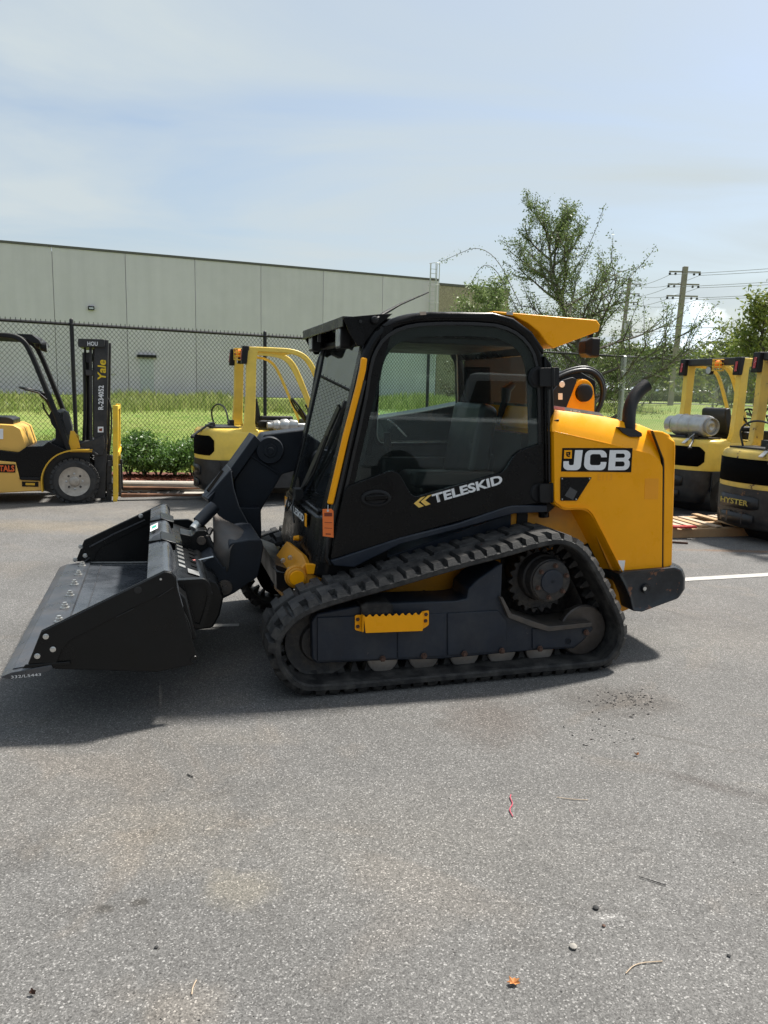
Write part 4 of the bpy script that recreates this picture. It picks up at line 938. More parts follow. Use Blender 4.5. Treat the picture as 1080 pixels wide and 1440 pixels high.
bp_n = N.new("ShaderNodeBump"); bp_n.inputs["Strength"].default_value = .55; bp_n.inputs["Distance"].default_value = .004
Lk.new(math_('ADD', math_('MULTIPLY', r1, .7), math_('MULTIPLY', fine, .6)), bp_n.inputs["Height"]); Lk.new(bp_n.outputs[0], b_.inputs["Normal"])

xs = [-60, -30, -20, -14, -10, -7, -5, -3.3, -1.5, 0, 2, 4, 7, 10, 15, 25, 40, 70]
v = []; f = []
for x in xs: v += [(x, -250, 0), (x, curbY(x), 0)]
for i in range(len(xs)-1): f.append((2*i, 2*i+2, 2*i+3, 2*i+1))
tag(raw('asphalt_lot', v, f, asp), kind='structure')

# lawn sheet to the horizon
gm = bpy.data.materials.new("lawn"); gm.use_nodes = True; N, Lk = nt(gm); b_ = N["Principled BSDF"]; tc = N.new("ShaderNodeTexCoord"); OBJ = tc.outputs["Object"]
n1 = noise(.25, 6, .6); n2_ = noise(3, 7, .75); n3_ = noise(40, 4, .7)
g = mixc(ramp(n1, .38, .62), (.10, .18, .025, 1), (.19, .245, .055, 1)); g = mixc(ramp(n2_, .45, .72), g, (.27, .27, .10, 1)); g = sc(g, ramp(n3_, .25, .75, .55, 1.45))
Lk.new(g, b_.inputs["Base Color"]); b_.inputs["Roughness"].default_value = .9; b_.inputs["Specular IOR Level"].default_value = .2
bb = N.new("ShaderNodeBump"); bb.inputs["Strength"].default_value = .6; bb.inputs["Distance"].default_value = .05; Lk.new(n3_, bb.inputs["Height"]); Lk.new(bb.outputs[0], b_.inputs["Normal"])
gx = [-900, -400, -200, -100]+[-60+2*i for i in range(71)]+[100, 150, 250, 450, 900]
offy = [-900, -300, -20, -.02, .08, .16, .17, .6, 1.2, 2, 3, 4, 6, 8, 11, 14, 17, 20, 24, 28, 32, 36, 40, 45, 60, 90, 150, 300, 800, 1800]
v = []; f = []
for x in gx:
    for o in offy:
        y = curbY(max(-60, min(70, x)))+o
        z = -.03 if o < .16 else (.13 if o < 1 else gz(x, y))
        if o >= 24: z += 0
        v.append((x, y, z))
n_ = len(offy)
for i in range(len(gx)-1):
    for j in range(n_-1): f.append((i*n_+j, (i+1)*n_+j, (i+1)*n_+j+1, i*n_+j+1))
tag(raw('grass_ground', v, f, gm, sm=True), kind='structure')
def strip(name, m, pts0, pts1, kind='structure'):
    v = list(pts0)+list(pts1); n = len(pts0); return tag(raw(name, v, [(i, i+1, n+i+1, n+i) for i in range(n-1)], m), kind=kind)

CONC_ = mat("concrete", (.42, .39, .34), .85, var=.12, vs=3, dirt=.5, dirtc=(.22, .20, .17), ds=2.5, bump=.2, bs=60)
MULCH_ = mat("red_mulch", (.13, .042, .026), .95, var=.5, vs=40, dirt=.5, dirtc=(.06, .03, .02), ds=20, bump=1, bs=30)
# kerb in cast lengths
b = MB(); x = -16.0
while x < 22:
    x2 = x+2.32; y, y2 = curbY(x), curbY(x2)
    if x < 0 < x2: x2 = 0.0; y2 = curbY(0)
    prof = [(-.005, -.02), (.008, .12), (.03, .145), (.155, .15), (.16, -.02)]
    g_ = .009
    loops = []
    for xx in (x+g_, x2-g_): loops.append([(xx, curbY(xx)+o, z) for o, z in prof])
    b.loft(loops); x = x2
tag(b.build('kerb', CONC_, bev=.004), kind='structure')
xs2 = [-16+1.0*i for i in range(39)]
strip('mulch_bed', MULCH_, [(x, curbY(x)+.158, .134) for x in xs2], [(x, curbY(x)+1.35, .150) for x in xs2])
# mulch chips
v = []; f = []; rr = random.Random(3)
for i in range(2600):
    x = rr.uniform(-5.2, -1.6); y = curbY(x)+rr.uniform(.17, .9); a = rr.uniform(0, PI); l = rr.uniform(.02, .05); h_ = rr.uniform(.004, .02); wd = rr.uniform(.006, .014)
    dx, dy = math.cos(a)*l, math.sin(a)*l; nx, ny = -math.sin(a)*wd, math.cos(a)*wd; z = .145+rr.uniform(0, .015); t = rr.uniform(-.012, .012)
    k = len(v); v += [(x-dx, y-dy, z-t), (x+dx, y+dy, z+t), (x+dx+nx, y+dy+ny, z+t+h_), (x-dx+nx, y-dy+ny, z-t+h_)]; f.append((k, k+1, k+2, k+3))
tag(raw('mulch_chips', v, f, mat("mulch_chip", (.17, .055, .032), .9, var=.5, vs=30)), kind='stuff')
# painted bay lines
LINE_ = mat("white_road_paint", (.40, .39, .37), .7, var=.2, vs=12, dirt=.7, dirtc=(.28, .27, .25), ds=14, bump=.2, bs=150)
a = ground(940, 816.5); c_ = ground(1079, 808.5); d = Vector((c_[0]-a[0], c_[1]-a[1], 0)).normalized(); nn = Vector((-d.y, d.x, 0))*.055
p0 = Vector((a[0], a[1], .004))-d*.5; p1 = p0+d*5.2
tag(raw('white_bay_line', [p0-nn, p1-nn, p1+nn, p0+nn], [(0, 1, 2, 3)], LINE_), kind='structure')
a = ground(262, 887); a = ground(290, 880.5); c_ = ground(336, 879.5)
d = Vector((c_[0]-a[0], c_[1]-a[1], 0)).normalized(); nn = Vector((-d.y, d.x, 0))*.03; p0 = Vector((a[0], a[1], .004)); p1 = Vector((c_[0], c_[1], .004))
tag(raw('white_bay_line', [p0-nn, p1-nn, p1+nn, p0+nn], [(0, 1, 2, 3)], LINE_), kind='structure')
# ================================================================ FORKLIFTS
def arcp(cx, cy, r, a0, a1, n=12): return [(cx+r*math.cos(rad(a0+(a1-a0)*k/n)), cy+r*math.sin(rad(a0+(a1-a0)*k/n))) for k in range(n+1)]
def wheel(root_, name, s_, r, w0, w1, side=-1, rimc=None):
    """tyre with rim: side -1 faces the camera side"""
    wi = w1-w0; c = (s_, 0, r); b = MB(); y0 = w0 if side < 0 else w1; d = 1 if side < 0 else -1
    b.lathe(c, [(y0+d*.03, r*.62), (y0+d*.0, r*.66), (y0+d*.0, r*.86), (y0+d*.02, r*.97), (y0+d*.05, r), (y0+d*(wi-.05), r), (y0+d*wi, r*.9), (y0+d*wi, r*.6)], 48)
    for k in range(26):
        a = 2*PI*k/26
        for q0, q1 in ((.012, wi*.45), (wi*.55, wi-.012)):
            p = (s_+math.cos(a)*r*.955, y0+d*q0, r+math.sin(a)*r*.955); p2 = (s_+math.cos(a)*r*1.0, y0+d*(q0+.03), r+math.sin(a)*r*1.0)
            b.beam((s_+math.cos(a)*r*.985, y0+d*q0, r+math.sin(a)*r*.985), (s_+math.cos(a+.06)*r*.985, y0+d*q1, r+math.sin(a+.06)*r*.985), .055, .03, up=(math.cos(a), 0, math.sin(a)))
    t = b.build(name, RUBT_, root_, ang=30)
    b = MB(); b.lathe(c, [(y0+d*.01, r*.60), (y0+d*.0, r*.66), (y0+d*.012, r*.60), (y0+d*.05, r*.54), (y0+d*.06, r*.46), (y0+d*.03, r*.42), (y0+d*.035, r*.26), (y0-d*.0, r*.22), (y0-d*.01, r*.17), (y0-d*.01, .001)], 40)
    rm = b.build('rim', rimc or RIM_, t); b = MB(); b.lathe(c, [(y0+d*.024, r*.46), (y0+d*.018, r*.46), (y0+d*.016, r*.24), (y0+d*.026, r*.24)], 32); b.build('wheel_dish', HUB_, t)
    for k in range(8):
        a = 2*PI*k/8; b = MB(); b.lathe((s_+math.cos(a)*r*.34, y0+d*.03, r+math.sin(a)*r*.34), [(-d*.034, .001), (-d*.02, .016), (0, .018), (d*.01, .018)], 8); b.build('wheel_nut', HUB_ if k % 2 else ALU_, t)
    return t

def counterbalance(ox, oy, yaw, label, tank=True, worn=False, group='yellow forklifts with black counterweights'):
    r = empty('forklift', (ox, oy, 0), yaw); tag(r, label, 'forklift', group)
    Yc, Bc = (HYR_, HBR_) if worn else (HY_, HB_)
    plan = rnd([(.26, .03), (.04, .26), (-.03, .60), (.04, .94), (.26, 1.17), (.80, 1.17), (.80, .03)], [.16, .2, .2, .2, .16, .01, .01], 6)
    def cut(dz): return offs(plan, dz)
    # upper casting with a rounded top edge and a deep opening behind the corner
    b = MB(); b.loft([[(s_, w_, z) for s_, w_ in offs(plan, i)] for z, i in ((.60, .004), (.625, 0), (.96, .006), (1.0, .02), (1.02, .05), (1.025, .09))])
    up_ = b.build('upper_counterweight', Yc, r, ang=50)
    b = MB()
    # dark opening: rounded panel wrapped around the rear on the near half and far half
    def wrap(w0, w1, z0, z1, out, nm, m, par, rr=.07):
        pts = [(s_, w_) for s_, w_ in offs(plan, -out)]
        pts = [p for p in pts if w0 <= p[1] <= w1 and p[0] < .34]
        pts.sort(key=lambda p: (p[1]))
        bb = MB(); n = len(pts); vs = []
        for i, (s_, w_) in enumerate(pts):
            e0 = min(1, min(i, n-1-i)/1.5); dz = (1-e0)*rr*.6; vs += [(s_, w_, z0+dz), (s_, w_, z1-dz)]
        bb.add(vs, [(2*i, 2*i+2, 2*i+3, 2*i+1) for i in range(n-1)]); o = bb.build(nm, m, par, ang=60)
        so_ = o.modifiers.new('thick', 'SOLIDIFY'); so_.thickness = .004; so_.offset = 0; return o
    wrap(.08, 1.12, .66, .93, .003, 'cooling_opening', SLOT_, up_, .11)
    wrap(.52, .60, .665, .925, .006, 'opening_bar', Bc, up_, .01); wrap(.84, .88, .665, .925, .006, 'opening_bar', Bc, up_, .01)
    b = MB(); b.loft([[(s_, w_, z) for s_, w_ in offs(plan, i)] for z, i in ((.14, .10), (.17, .05), (.30, .004), (.60, -.006), (.605, .01))])
    lw_ = b.build('lower_counterweight', Bc, r, ang=50)
    wrap(.30, .92, .37, .52, .010, 'name_plate', HOSE_, lw_, .03)
    lettering('name_lettering', 'HYSTER', DULLG_ if worn else DULLY_, lw_, (-.042, .80, .415), (0, -1, 0), (0, 0, 1), .062, .42, off=.02, ex=.001)
    b = MB(); b.box((-.02, .48, .20), (.02, .54, .33)); b.box((-.022, .66, .20), (.02, .72, .33)); b.lathe((-.0, .60, .2), [(0, .018), (.14, .018)], 10, 'z'); b.build('tow_pin', Bc, lw_)
    b = MB(); b.box((-.0395, .36, .19), (-.03, .84, .32)); 
    wrap(.34, .86, .20, .32, .012, 'tow_recess', HOSE_, lw_, .02)
    # wheel arch cover on both sides
    for w0, w1 in ((-.004, .03),):
        b = MB(); b.prism([(.27, .17), (.27, .20)]+arcp(.56, .24, .31, 190, 0)[0:0]+[(.56+.31*math.cos(a), .24+.31*math.sin(a)) for a in [rad(170-k*17) for k in range(11)]]+[(.95, .24), (.95, .60), (.27, .60)], w0, w1)
        b.build('side_skirt', Bc, r, bev=.006)
    b = MB(); b.lathe((.56, 0, .24), [(-.006, .02), (-.006, .305), (-.004, .31), (1.168, .31), (1.169, .02)], 40); b.build('wheel_well', HOSE_, r)
    wheel(r, 'steer_wheel', .56, .245, -.012, .17, -1, HUB_); wheel(r, 'steer_wheel', .56, .245, 1.03, 1.212, 1, HUB_)
    wheel(r, 'drive_wheel', 1.98, .33, -.02, .22, -1, Yc); wheel(r, 'drive_wheel', 1.98, .33, .98, 1.22, 1, Yc)
    # body, step, floor, hood, cowl
    b = MB(); b.prism([(.80, .20), (1.62, .20), (1.62, .60), (1.68, .76), (2.25, .80), (2.25, .95), (1.62, .95), (1.52, .66), (.80, .66)], .05, 1.15); b.build('chassis', Bc, r, bev=.012)
    b = MB(); b.loft([[(s_, w_, z) for s_, w_ in rnd([(.72+i, .14+i), (1.42-i, .14+i), (1.42-i, 1.06-i), (.72+i, 1.06-i)], .05, 3)] for z, i in ((.60, 0), (.93, .01), (.99, .03), (1.0, .06))]); b.build('engine_hood', Yc, r, ang=50)
    b = MB(); b.prism(rnd([(.84, 1.02), (1.22, 1.03), (1.24, 1.12), (.84, 1.13)], .03), .36, .84); b.prism(rnd([(.82, 1.06), (.91, 1.06), (.83, 1.46), (.73, 1.44), (.73, 1.34)], .04), .37, .83); b.build('seat', VINYL_, r, bev=.025, seg=3)
    b = MB(); b.box((.86, .24, 1.14), (1.32, .34, 1.20)); b.box((.95, .16, 1.02), (1.2, .34, 1.13)); b.build('arm_console', KM_, r, bev=.02)
    b = MB(); b.prism([(1.56, .62), (1.95, .62), (1.80, 1.10), (1.60, 1.14), (1.58, .90)], .12, 1.08); b.build('dash_cowl', KM_, r, bev=.03)
    b = MB(); b.tube([(1.66, .6, 1.08), (1.48, .6, 1.28)], .045, 10)
    ring = [(1.47-.17*math.sin(a)*.55, .6+.17*math.cos(a), 1.30+.17*math.sin(a)*.83) for a in [2*PI*k/28 for k in range(28)]]
    sw_ = b.build('steering_column', KM_, r)
    b = MB(); b.tube(ring, .014, 8, closed=True); b.tube([ring[0], ring[14]], .01); b.tube([ring[7], ring[21]], .01); b.build('steering_wheel', K_, sw_)
    b = MB()
    for k in range(3): b.tube([(1.62+.03*k, .30+.07*k, 1.10), (1.52+.02*k, .30+.07*k, 1.34)], .009, 6); b.lathe((1.52+.02*k, .30+.07*k, 1.35), [(-.02, .005), (-.01, .02), (.01, .02), (.02, .005)], 10, 'z')
    b.build('control_levers', KM_, r)
    # overhead guard
    for w_ in (.09, 1.11):
        b = MB(); lo_ = Vector((.66, w_, .99)); hi = Vector((.71, w_, 2.08))
        b.loft([[(p[0]+dx, p[1]+dy, p[2]) for dx, dy in ((-k, -.045), (k, -.045), (k, .045), (-k, .045))] for p, k in ((lo_, .105), ((.67, w_, 1.10), .072), ((.69, w_, 1.5), .064), ((.70, w_, 1.97), .066), (hi, .08))]); b.build('guard_leg', Yc, r, bev=.008)
        fp = smooth([(.66, w_, 2.10), (1.0, w_, 2.10), (1.27, w_, 2.095), (1.44, w_, 2.03), (1.56, w_, 1.88), (1.74, w_, 1.45), (1.94, w_, .92)], 2, False)
        b = MB(); b.tube(fp, .04, 4, sq=(.032, .042)); b.build('guard_leg', Yc, r, bev=.01)
        fp = smooth([(.78, w_+(.0), 2.04), (1.0, w_, 2.03), (1.14, w_, 2.0), (1.26, w_, 1.90), (1.42, w_, 1.55), (1.66, w_, 1.0)], 2, False)
        b = MB(); b.tube(fp, .03, 4, sq=(.018, .024)); b.build('guard_brace', Yc, r, bev=.006)
    b = MB(); b.box((.63, .05, 2.04), (.77, 1.15, 2.14))
    rb_ = b.build('guard_rear_bar', Bc, r, bev=.015)
    b = MB(); b.box((1.25, .09, 2.06), (1.31, 1.11, 2.11)); b.build('guard_front_bar', Yc, r, bev=.008)
    for k in range(8):
        b = MB(); y = .17+k*.123; b.box((.76, y-.01, 2.06), (1.26, y+.01, 2.115)); b.build('guard_slat', Yc, r, bev=.003)
    for w_ in (.075, 1.125):
        b = MB(); b.prism(rnd([(.56, 1.90), (.63, 1.90), (.66, 2.14), (.58, 2.14)], .015), w_-.055, w_+.055); lh = b.build('tail_light_housing', KM_, rb_, bev=.008)
        b = MB(); b.prism([(.555, 1.95), (.5595, 1.95), (.573, 2.08), (.569, 2.08)], w_-.02, w_+.02); b.build('tail_light', RLENS_, lh)
    b = MB(); b.lathe((.60, .44, 2.0), [(0, .05), (.02, .055), (.09, .045), (.11, .01)], 16, 'z'); be = b.build('beacon', ALENS_, rb_)
    b = MB()
    for z_ in (1.965, 2.015, 2.065, 2.115): b.tube([(.60+.075*math.cos(a), .44+.075*math.sin(a), z_) for a in [2*PI*k/16 for k in range(16)]], .006, 5, closed=True)
    for k in range(6): a = 2*PI*k/6; b.tube([(.60+.075*math.cos(a), .44+.075*math.sin(a), 1.965), (.60+.075*math.cos(a), .44+.075*math.sin(a), 2.115)], .006, 5)
    b.build('beacon_cage', YB_, rb_)
    b = MB(); b.lathe((.60, .62, 1.97), [(0, .02), (0, .055), (.05, .06), (.07, .03)], 18, 'x'); wl_ = b.build('rear_lamp', KM_, rb_); b = MB(); b.lathe((.597, .62, 1.97), [(0, .001), (0, .048), (.004, .05)], 18, 'x'); b.build('lens', LAMP_, wl_)
    # tank bracket, hose, tank
    b = MB(); b.box((.18, .22, 1.02), (.55, .98, 1.045)); b.tube([(.20, .28, 1.05), (.12, .26, 1.06), (.02, .16, 1.0), (-.10, .08, .93)], .016, 8); b.box((.16, .3, 1.03), (.24, .42, 1.10)); b.box((.48, .7, 1.03), (.56, .82, 1.12))
    b.tube(smooth([(.3, .9, 1.04), (.26, .95, 1.25), (.34, .8, 1.36), (.42, .55, 1.30), (.44, .4, 1.08)], 2, False) if not tank else [(.2, .9, 1.05), (.2, .5, 1.05)], .012, 6)
    b.build('tank_bracket', HB_, r)
    b = MB(); b.lathe((-.10, .075, .92), [(-.02, .012), (0, .022), (.03, .016)], 12, 'x'); b.build('bracket_knob', KM_, r)
    b = MB(); b.beam((.10, .33, 1.03), (-.01, .30, .97), .05, .012); b.tube([(.1, .32, 1.04), (.16, .3, 1.09), (.2, .34, 1.10)], .008, 6); b.build('strap_buckle', ALU_, r)
    if tank:
        tk = empty('propane_tank', (0, 0, 0)); tk.location = Vector((ox, oy, 0))+Vector((math.cos(yaw), math.sin(yaw), 0))*.34+Vector((-math.sin(yaw), math.cos(yaw), 0))*.16+Vector((0, 0, 1.20)); tk.rotation_euler = (0, 0, yaw)
        tag(tk, 'dull aluminium gas cylinder strapped across the back of the forklift nearest the loader', 'gas cylinder')
        b = MB(); R_t = .152
        pr_ = [(.0, .07), (.0, .11), (.012, .118), (.012, .10), (.05, .105), (.055, .128), (.075, R_t*.96), (.10, R_t), (.30, R_t), (.305, R_t*1.04), (.32, R_t*1.04), (.325, R_t), (.52, R_t), (.525, R_t*1.04), (.54, R_t*1.04), (.545, R_t), (.66, R_t), (.70, R_t*.9), (.73, R_t*.6), (.73, .12), (.84, .12), (.84, .11), (.75, .108)]
        b.lathe((0, 0, 0), [(.045, .001), (.02, .05), (.035, .095)]+[(.05, .10)]+pr_[5:], 40); b.build('cylinder', ALU_, tk)
        b = MB(); b.lathe((0, 0, 0), [(.05, .105), (.0, .118), (.0, .108), (.045, .098)], 36); b.build('foot_ring', ALU_, tk)
    if not tank and not worn:
        b = MB(); b.lathe((.92, .10, 1.08), [(0, .03), (.0, .045), (.08, .045), (.08, .06), (.14, .075), (.17, .06), (.2, .085), (.27, .09), (.30, .07), (.33, .085), (.42, .07), (.44, .03), (.60, .03), (.62, .02)], 16, 'x'); b.build('silver_regulator', ALU_, r)
        b = MB(); b.tube([(.92, .1, 1.14), (1.05, .05, 1.12), (1.2, .04, .98), (1.3, .1, 1.0)], .006, 5); b.build('hose', HOSE_, r)
    # mast
    for w_ in (.30, .82):
        b = MB(); b.box((2.34, w_, .08), (2.50, w_+.08, 2.10)); b.build('mast_rail', FORKD_, r, bev=.01)
    b = MB(); b.box((2.36, .30, 2.02), (2.46, .90, 2.12)); b.box((2.36, .30, 1.1), (2.42, .90, 1.16)); b.build('mast_crossbar', FORKD_, r, bev=.01)
    b = MB()
    for w_ in (.15, .38, .6, .82, 1.05): b.box((2.54, w_-.02, .12), (2.57, w_+.02, 1.25))
    b.box((2.52, .12, .12), (2.56, 1.08, .2)); b.box((2.52, .12, .5), (2.56, 1.08, .56)); b.box((2.52, .12, 1.2), (2.56, 1.08, 1.26)); b.build('load_backrest', Yc, r, bev=.004)
    for w_ in (.28, .80):
        b = MB(); b.prism([(2.57, .60), (2.60, .60), (2.61, .10), (3.65, .055), (3.65, .045), (2.60, .045), (2.57, .08)], w_, w_+.11); b.build('fork', FORK_, r, bev=.004)
    return r
fl_mid = counterbalance(-2.47, 10.25, rad(20), 'yellow forklift without a gas cylinder, standing behind the loader\'s front arm', tank=False)
fl_far = counterbalance(4.18, 10.25, rad(20), 'dusty yellow forklift carrying a gas cylinder, just behind the loader\'s rear end', tank=True)
q = ground(1073, 500, 2.10); ee = Vector((math.cos(rad(18)), math.sin(rad(18)), 0)); nn = Vector((-ee.y, ee.x, 0))
o_ = Vector((q[0], q[1], 0))-ee*.66-nn*1.11
fl_near = counterbalance(o_.x, o_.y, rad(18), 'scraped, rust-stained yellow forklift cut off by the right edge of the photo', tank=False, worn=True)

# ---- black and orange-yellow forklift on the left
g0 = ground(105, 708)
FF = Frame(g0[0], g0[1], rad(17)); r = empty('forklift', (g0[0], g0[1], 0), FF.yaw)
tag(r, 'black and orange-yellow forklift with lettered mast, at the left edge facing right', 'forklift')
def FL(pts, w=.0): return FF.L(pts, w)
cw_ = FF.T(105, 677, .0)
wheel(r, 'drive_wheel', cw_[0], cw_[1], -.02, .22, -1, RIM_); wheel(r, 'drive_wheel', cw_[0], cw_[1], 1.0, 1.24, 1, RIM_)
xr = cw_[0]-1.62
wheel(r, 'steer_wheel', xr, .26, 0, .18, -1, ALU_)
ln = FL([(0, 648), (22, 650), (28, 674.5), (57, 676), (60, 690), (-60, 697), (-140, 694), (-165, 660), (-160, 640)], .02)
b = MB(); b.prism(ln, .02, 1.2); low = b.build('lower_body', YL_, r, bev=.012)
b = MB(); b.prism(FL([(-165, 625), (0, 633), (26, 636.5), (37, 628), (60, 627.5), (68, 621), (80, 627), (96, 634), (78, 641), (66, 653), (59, 668), (57, 676), (28, 674.5), (22, 650), (-160, 640)], .03), .03, 1.19); b.build('step_panel', K_, r, bev=.01)
b = MB(); b.prism(FL([(28, 671), (57, 671.5), (57, 675), (29, 675)], .0), .0, .2); b.build('step_tread', KM_, r, bev=.003)
b = MB(); b.prism(rnd(FL([(-100, 594), (-20, 596), (18, 598), (28, 603), (37, 629), (27, 636), (0, 633), (-120, 627)], .08), .02), .08, 1.12); eh = b.build('engine_hood', YL_, r, bev=.03, seg=3)
b = MB(); b.prism(FL([(-8, 603), (4.5, 603), (4.5, 617.5), (-8, 617)], .078), .072, .082); b.build('white_sticker', WHT_, eh)
b = MB(); b.prism(rnd(FL([(-60, 586), (10, 586.5), (19, 590), (18, 598), (-60, 597)], .3), .02), .3, .9); b.prism(rnd(FL([(-75, 545), (-58, 540), (-50, 590), (-66, 592)], .3), .02), .3, .9); b.build('seat', VINYL_, r, bev=.02)
# fender and wheel well
fa = [FF.T(u, v, .0) for u, v in ((59, 692), (57, 672), (62, 657), (70, 646), (80, 638.5), (92, 634), (105, 632), (126, 632))]
fa = smooth(fa, 2, False)
b = MB(); n_ = len(fa)
inn = [(cw_[0]+(a-cw_[0])*.96, cw_[1]+(z-cw_[1])*.96) for a, z in fa]
b.prism(fa+inn[::-1], -.03, .26); b.build('fender', YLD_, r)
b = MB(); b.prism(inn+[FF.T(126, 665, 0), FF.T(90, 700, 0)], .10, .16); b.build('inner_well', HOSE_, r)
b = MB(); b.prism(FL([(95, 634), (99, 606), (104, 606), (110, 618), (113, 631), (130, 632), (130, 636), (100, 636)], .08), .08, .14, holes=None); b.build('tilt_bracket', YLD_, r, bev=.004); b = MB(); b.prism(FL([(101, 612), (104, 607), (111, 614), (112, 622), (106, 618)], .75), .75, .8); b.build('tilt_bracket', YLD_, r, bev=.004)
b = MB(); b.prism(FL([(31, 666+18.5), (31, 684), (31, 684)], 0)[:0] or FL([(31, 677), (54, 677.5), (54, 684.5), (31, 684)], .02), .012, .019); sp_ = b.build('model_plate', K_, low)
b = MB(); b.prism(FL([(36, 679), (49, 679.3), (49, 682.5), (36, 682.2)], .012), .010, .0118); b.build('plate_print', YLD_, sp_)
b = MB(); b.prism(FL([(-60, 651), (22, 653), (21.5, 664.5), (-60, 663)], .02), .013, .019); rp_ = b.build('rental_sticker', K_, low)
a = FF.P(-18.5, 662.8, .0125); c_ = FF.P(20.5, 663.2, .0125)
RT_ = mat("orange_print", (.80, .13, .02), .5, var=.05)
lettering('rental_lettering', 'RENTALS', RT_, rp_, a, c_-a, Vector((0, 0, 1)), .082, (c_-a).length, off=.035)
# cowl, pedals, steering
b = MB(); b.prism(rnd(FL([(62, 628), (78, 618), (78, 604), (72, 596), (69, 584), (71, 579), (78, 577), (84, 580), (97, 626), (95, 636), (70, 634)], .15), .012), .15, 1.05); b.build('dash_cowl', KM_, r, bev=.02)
b = MB(); b.tube([FF.P(83, 590, .6), FF.P(66, 560, .6), FF.P(58, 553, .6)], .04, 10); b.tube([FF.P(60, 566, .55), FF.P(62, 575, .55), FF.P(72, 590, .55)], .012, 8); cl_ = b.build('steering_column', KM_, r)
c = FF.P(49, 550, .6); b = MB(); ring = [(c.x+.19*math.cos(a), c.y+.19*math.sin(a), c.z+.05*math.cos(a)*-1) for a in [2*PI*k/28 for k in range(28)]]; b.tube(ring, .013, 8, closed=True); b.tube([ring[0], c, ring[12]], .01); b.build('steering_wheel', K_, cl_)
b = MB(); b.tube([FF.P(38, 548, .4), FF.P(54, 552, .4), FF.P(66, 562, .4)], .008, 6); b.lathe(FF.P(36, 548, .4), [(-.01, .004), (0, .016), (.02, .01)], 8, 'x'); b.build('control_lever', KM_, cl_)
# guard
for w_ in (.10, 1.10):
    wr = .10
    gp_ = smooth([(*FF.T(-130, 463, wr), w_), (*FF.T(-10, 471, wr), w_), (*FF.T(18, 472, wr), w_), (*FF.T(32, 478, wr), w_), (*FF.T(42, 492, wr), w_), (*FF.T(66, 550, wr), w_), (*FF.T(84, 596, wr), w_), (*FF.T(97, 634, wr), w_)], 2, False)
    b = MB(); b.tube([(a, w2, z) for a, z, w2 in gp_], .05, 4, sq=(.032, .045)); b.build('guard_leg', KM_, r, bev=.015)
    b = MB(); xb = gp_[0][0]; b.tube([(xb, w_, gp_[0][1]), (xb-.10, w_, gp_[0][1]-.1), (xb-.2, w_, 1.0)], .04, 4, sq=(.032, .04)); b.build('guard_leg', KM_, r, bev=.012)
zt_ = FF.T(20, 472, .1)
b = MB()
for k in range(9): y = .16+k*.11; b.box((gp_[0][0], y-.012, zt_[1]-.03), (zt_[0], y+.012, zt_[1]+.02))
b.build('guard_slats', KM_, r)
b = MB(); b.prism(FL([(22, 469), (45, 470), (55, 478), (58, 484), (44, 482), (36, 476)], .12), .12, 1.08); gb = b.build('guard_front_plate', KM_, r, bev=.006)
for (u, v, w_) in ((54, 484, .35), (61, 488, .22)):
    b = MB(); c = FF.P(u, v, w_); b.lathe(c, [(-.05, .02), (-.03, .05), (.03, .065), (.045, .065), (.046, .055)], 16, 'x'); h_ = b.build('head_lamp', KM_, gb); b = MB(); b.lathe((c.x+.046, c.y, c.z), [(0, .055), (.002, .001)], 16, 'x'); b.build('lens', LAMP_, h_)
b = MB(); b.prism(FL([(90, 577), (95, 580), (101, 600), (101, 610), (95, 612), (87, 590)], .3), .3, .5); b.prism(FL([(92, 585), (93, 585), (94, 592), (93, 592)], .298), .296, .299); b.build('hose_cover', GREYP_, r, bev=.004)
# mast
mw = .16
m1 = FL([(133, 477), (152.5, 478), (150, 640), (148, 701), (133, 701), (132, 600)], mw)
mast_r = None
for w_ in (mw, .92):
    b = MB(); b.prism(m1, w_, w_+.09); q_ = b.build('mast_rail', FORKD_, r, bev=.006); mast_r = mast_r or q_
b = MB(); b.prism(FL([(118, 488), (121, 488), (122, 640), (118, 640)], mw+.2), mw+.2, mw+.24); b.prism(FL([(125.5, 488), (129, 488), (130, 640), (126, 640)], mw+.05), mw+.05, mw+.12); b.prism(FL([(125.5, 488), (129, 488), (130, 640), (126, 640)], mw+.05), .85, .92); b.build('lift_chain_guide', FORKD_, r)
b = MB(); b.prism(rnd(FL([(109.5, 476), (147, 477), (147, 488), (109.5, 488)], mw-.05), .02, 3), mw-.05, 1.06); cr_ = b.build('mast_crosshead', FORKD_, r, bev=.01)
a = FF.P(123, 486.2, mw-.0515)
lettering('mast_lettering', 'HOU', WHT_, cr_, a, FF.P(136, 486.4, mw-.0515)-a, (0, 0, 1), .055, .128, off=.02)
b = MB(); b.tube(smooth([FF.P(118, 496, .3), FF.P(119, 530, .3), FF.P(119.5, 580, .3), FF.P(118, 620, .3)], 1, False), .022, 8); b.tube([FF.P(123, 500, .4), FF.P(124, 620, .4)], .03, 8); b.build('hydraulic_hose', HOSE_, r)
b = MB(); b.lathe(FF.P(125, 503, .3), [(0, .02), (0, .07), (.04, .07)], 16); b.box((FF.P(121, 520, .3).x, .2, FF.P(121, 528, .3).z), (FF.P(133, 520, .3).x, .9, FF.P(121, 520, .3).z)); b.build('chain_pulley', FORKD_, r, bev=.004)
b = MB(); b.prism(FL([(108, 625), (130, 619), (146, 612), (148, 625), (145, 640), (132, 640), (118, 636)], .13), .13, 1.0); b.tube([FF.P(108, 630, .1), FF.P(128, 633, .1), FF.P(137, 640, .1)], .022, 8); b.tube([FF.P(96, 628, .3), FF.P(112, 622, .3), FF.P(128, 622, .3)], .03, 8); b.build('tilt_cylinder', FORKD_, r, bev=.006)
yb = FF.P(149, 534, mw-.0015); yt_ = FF.P(149, 506, mw-.0015)
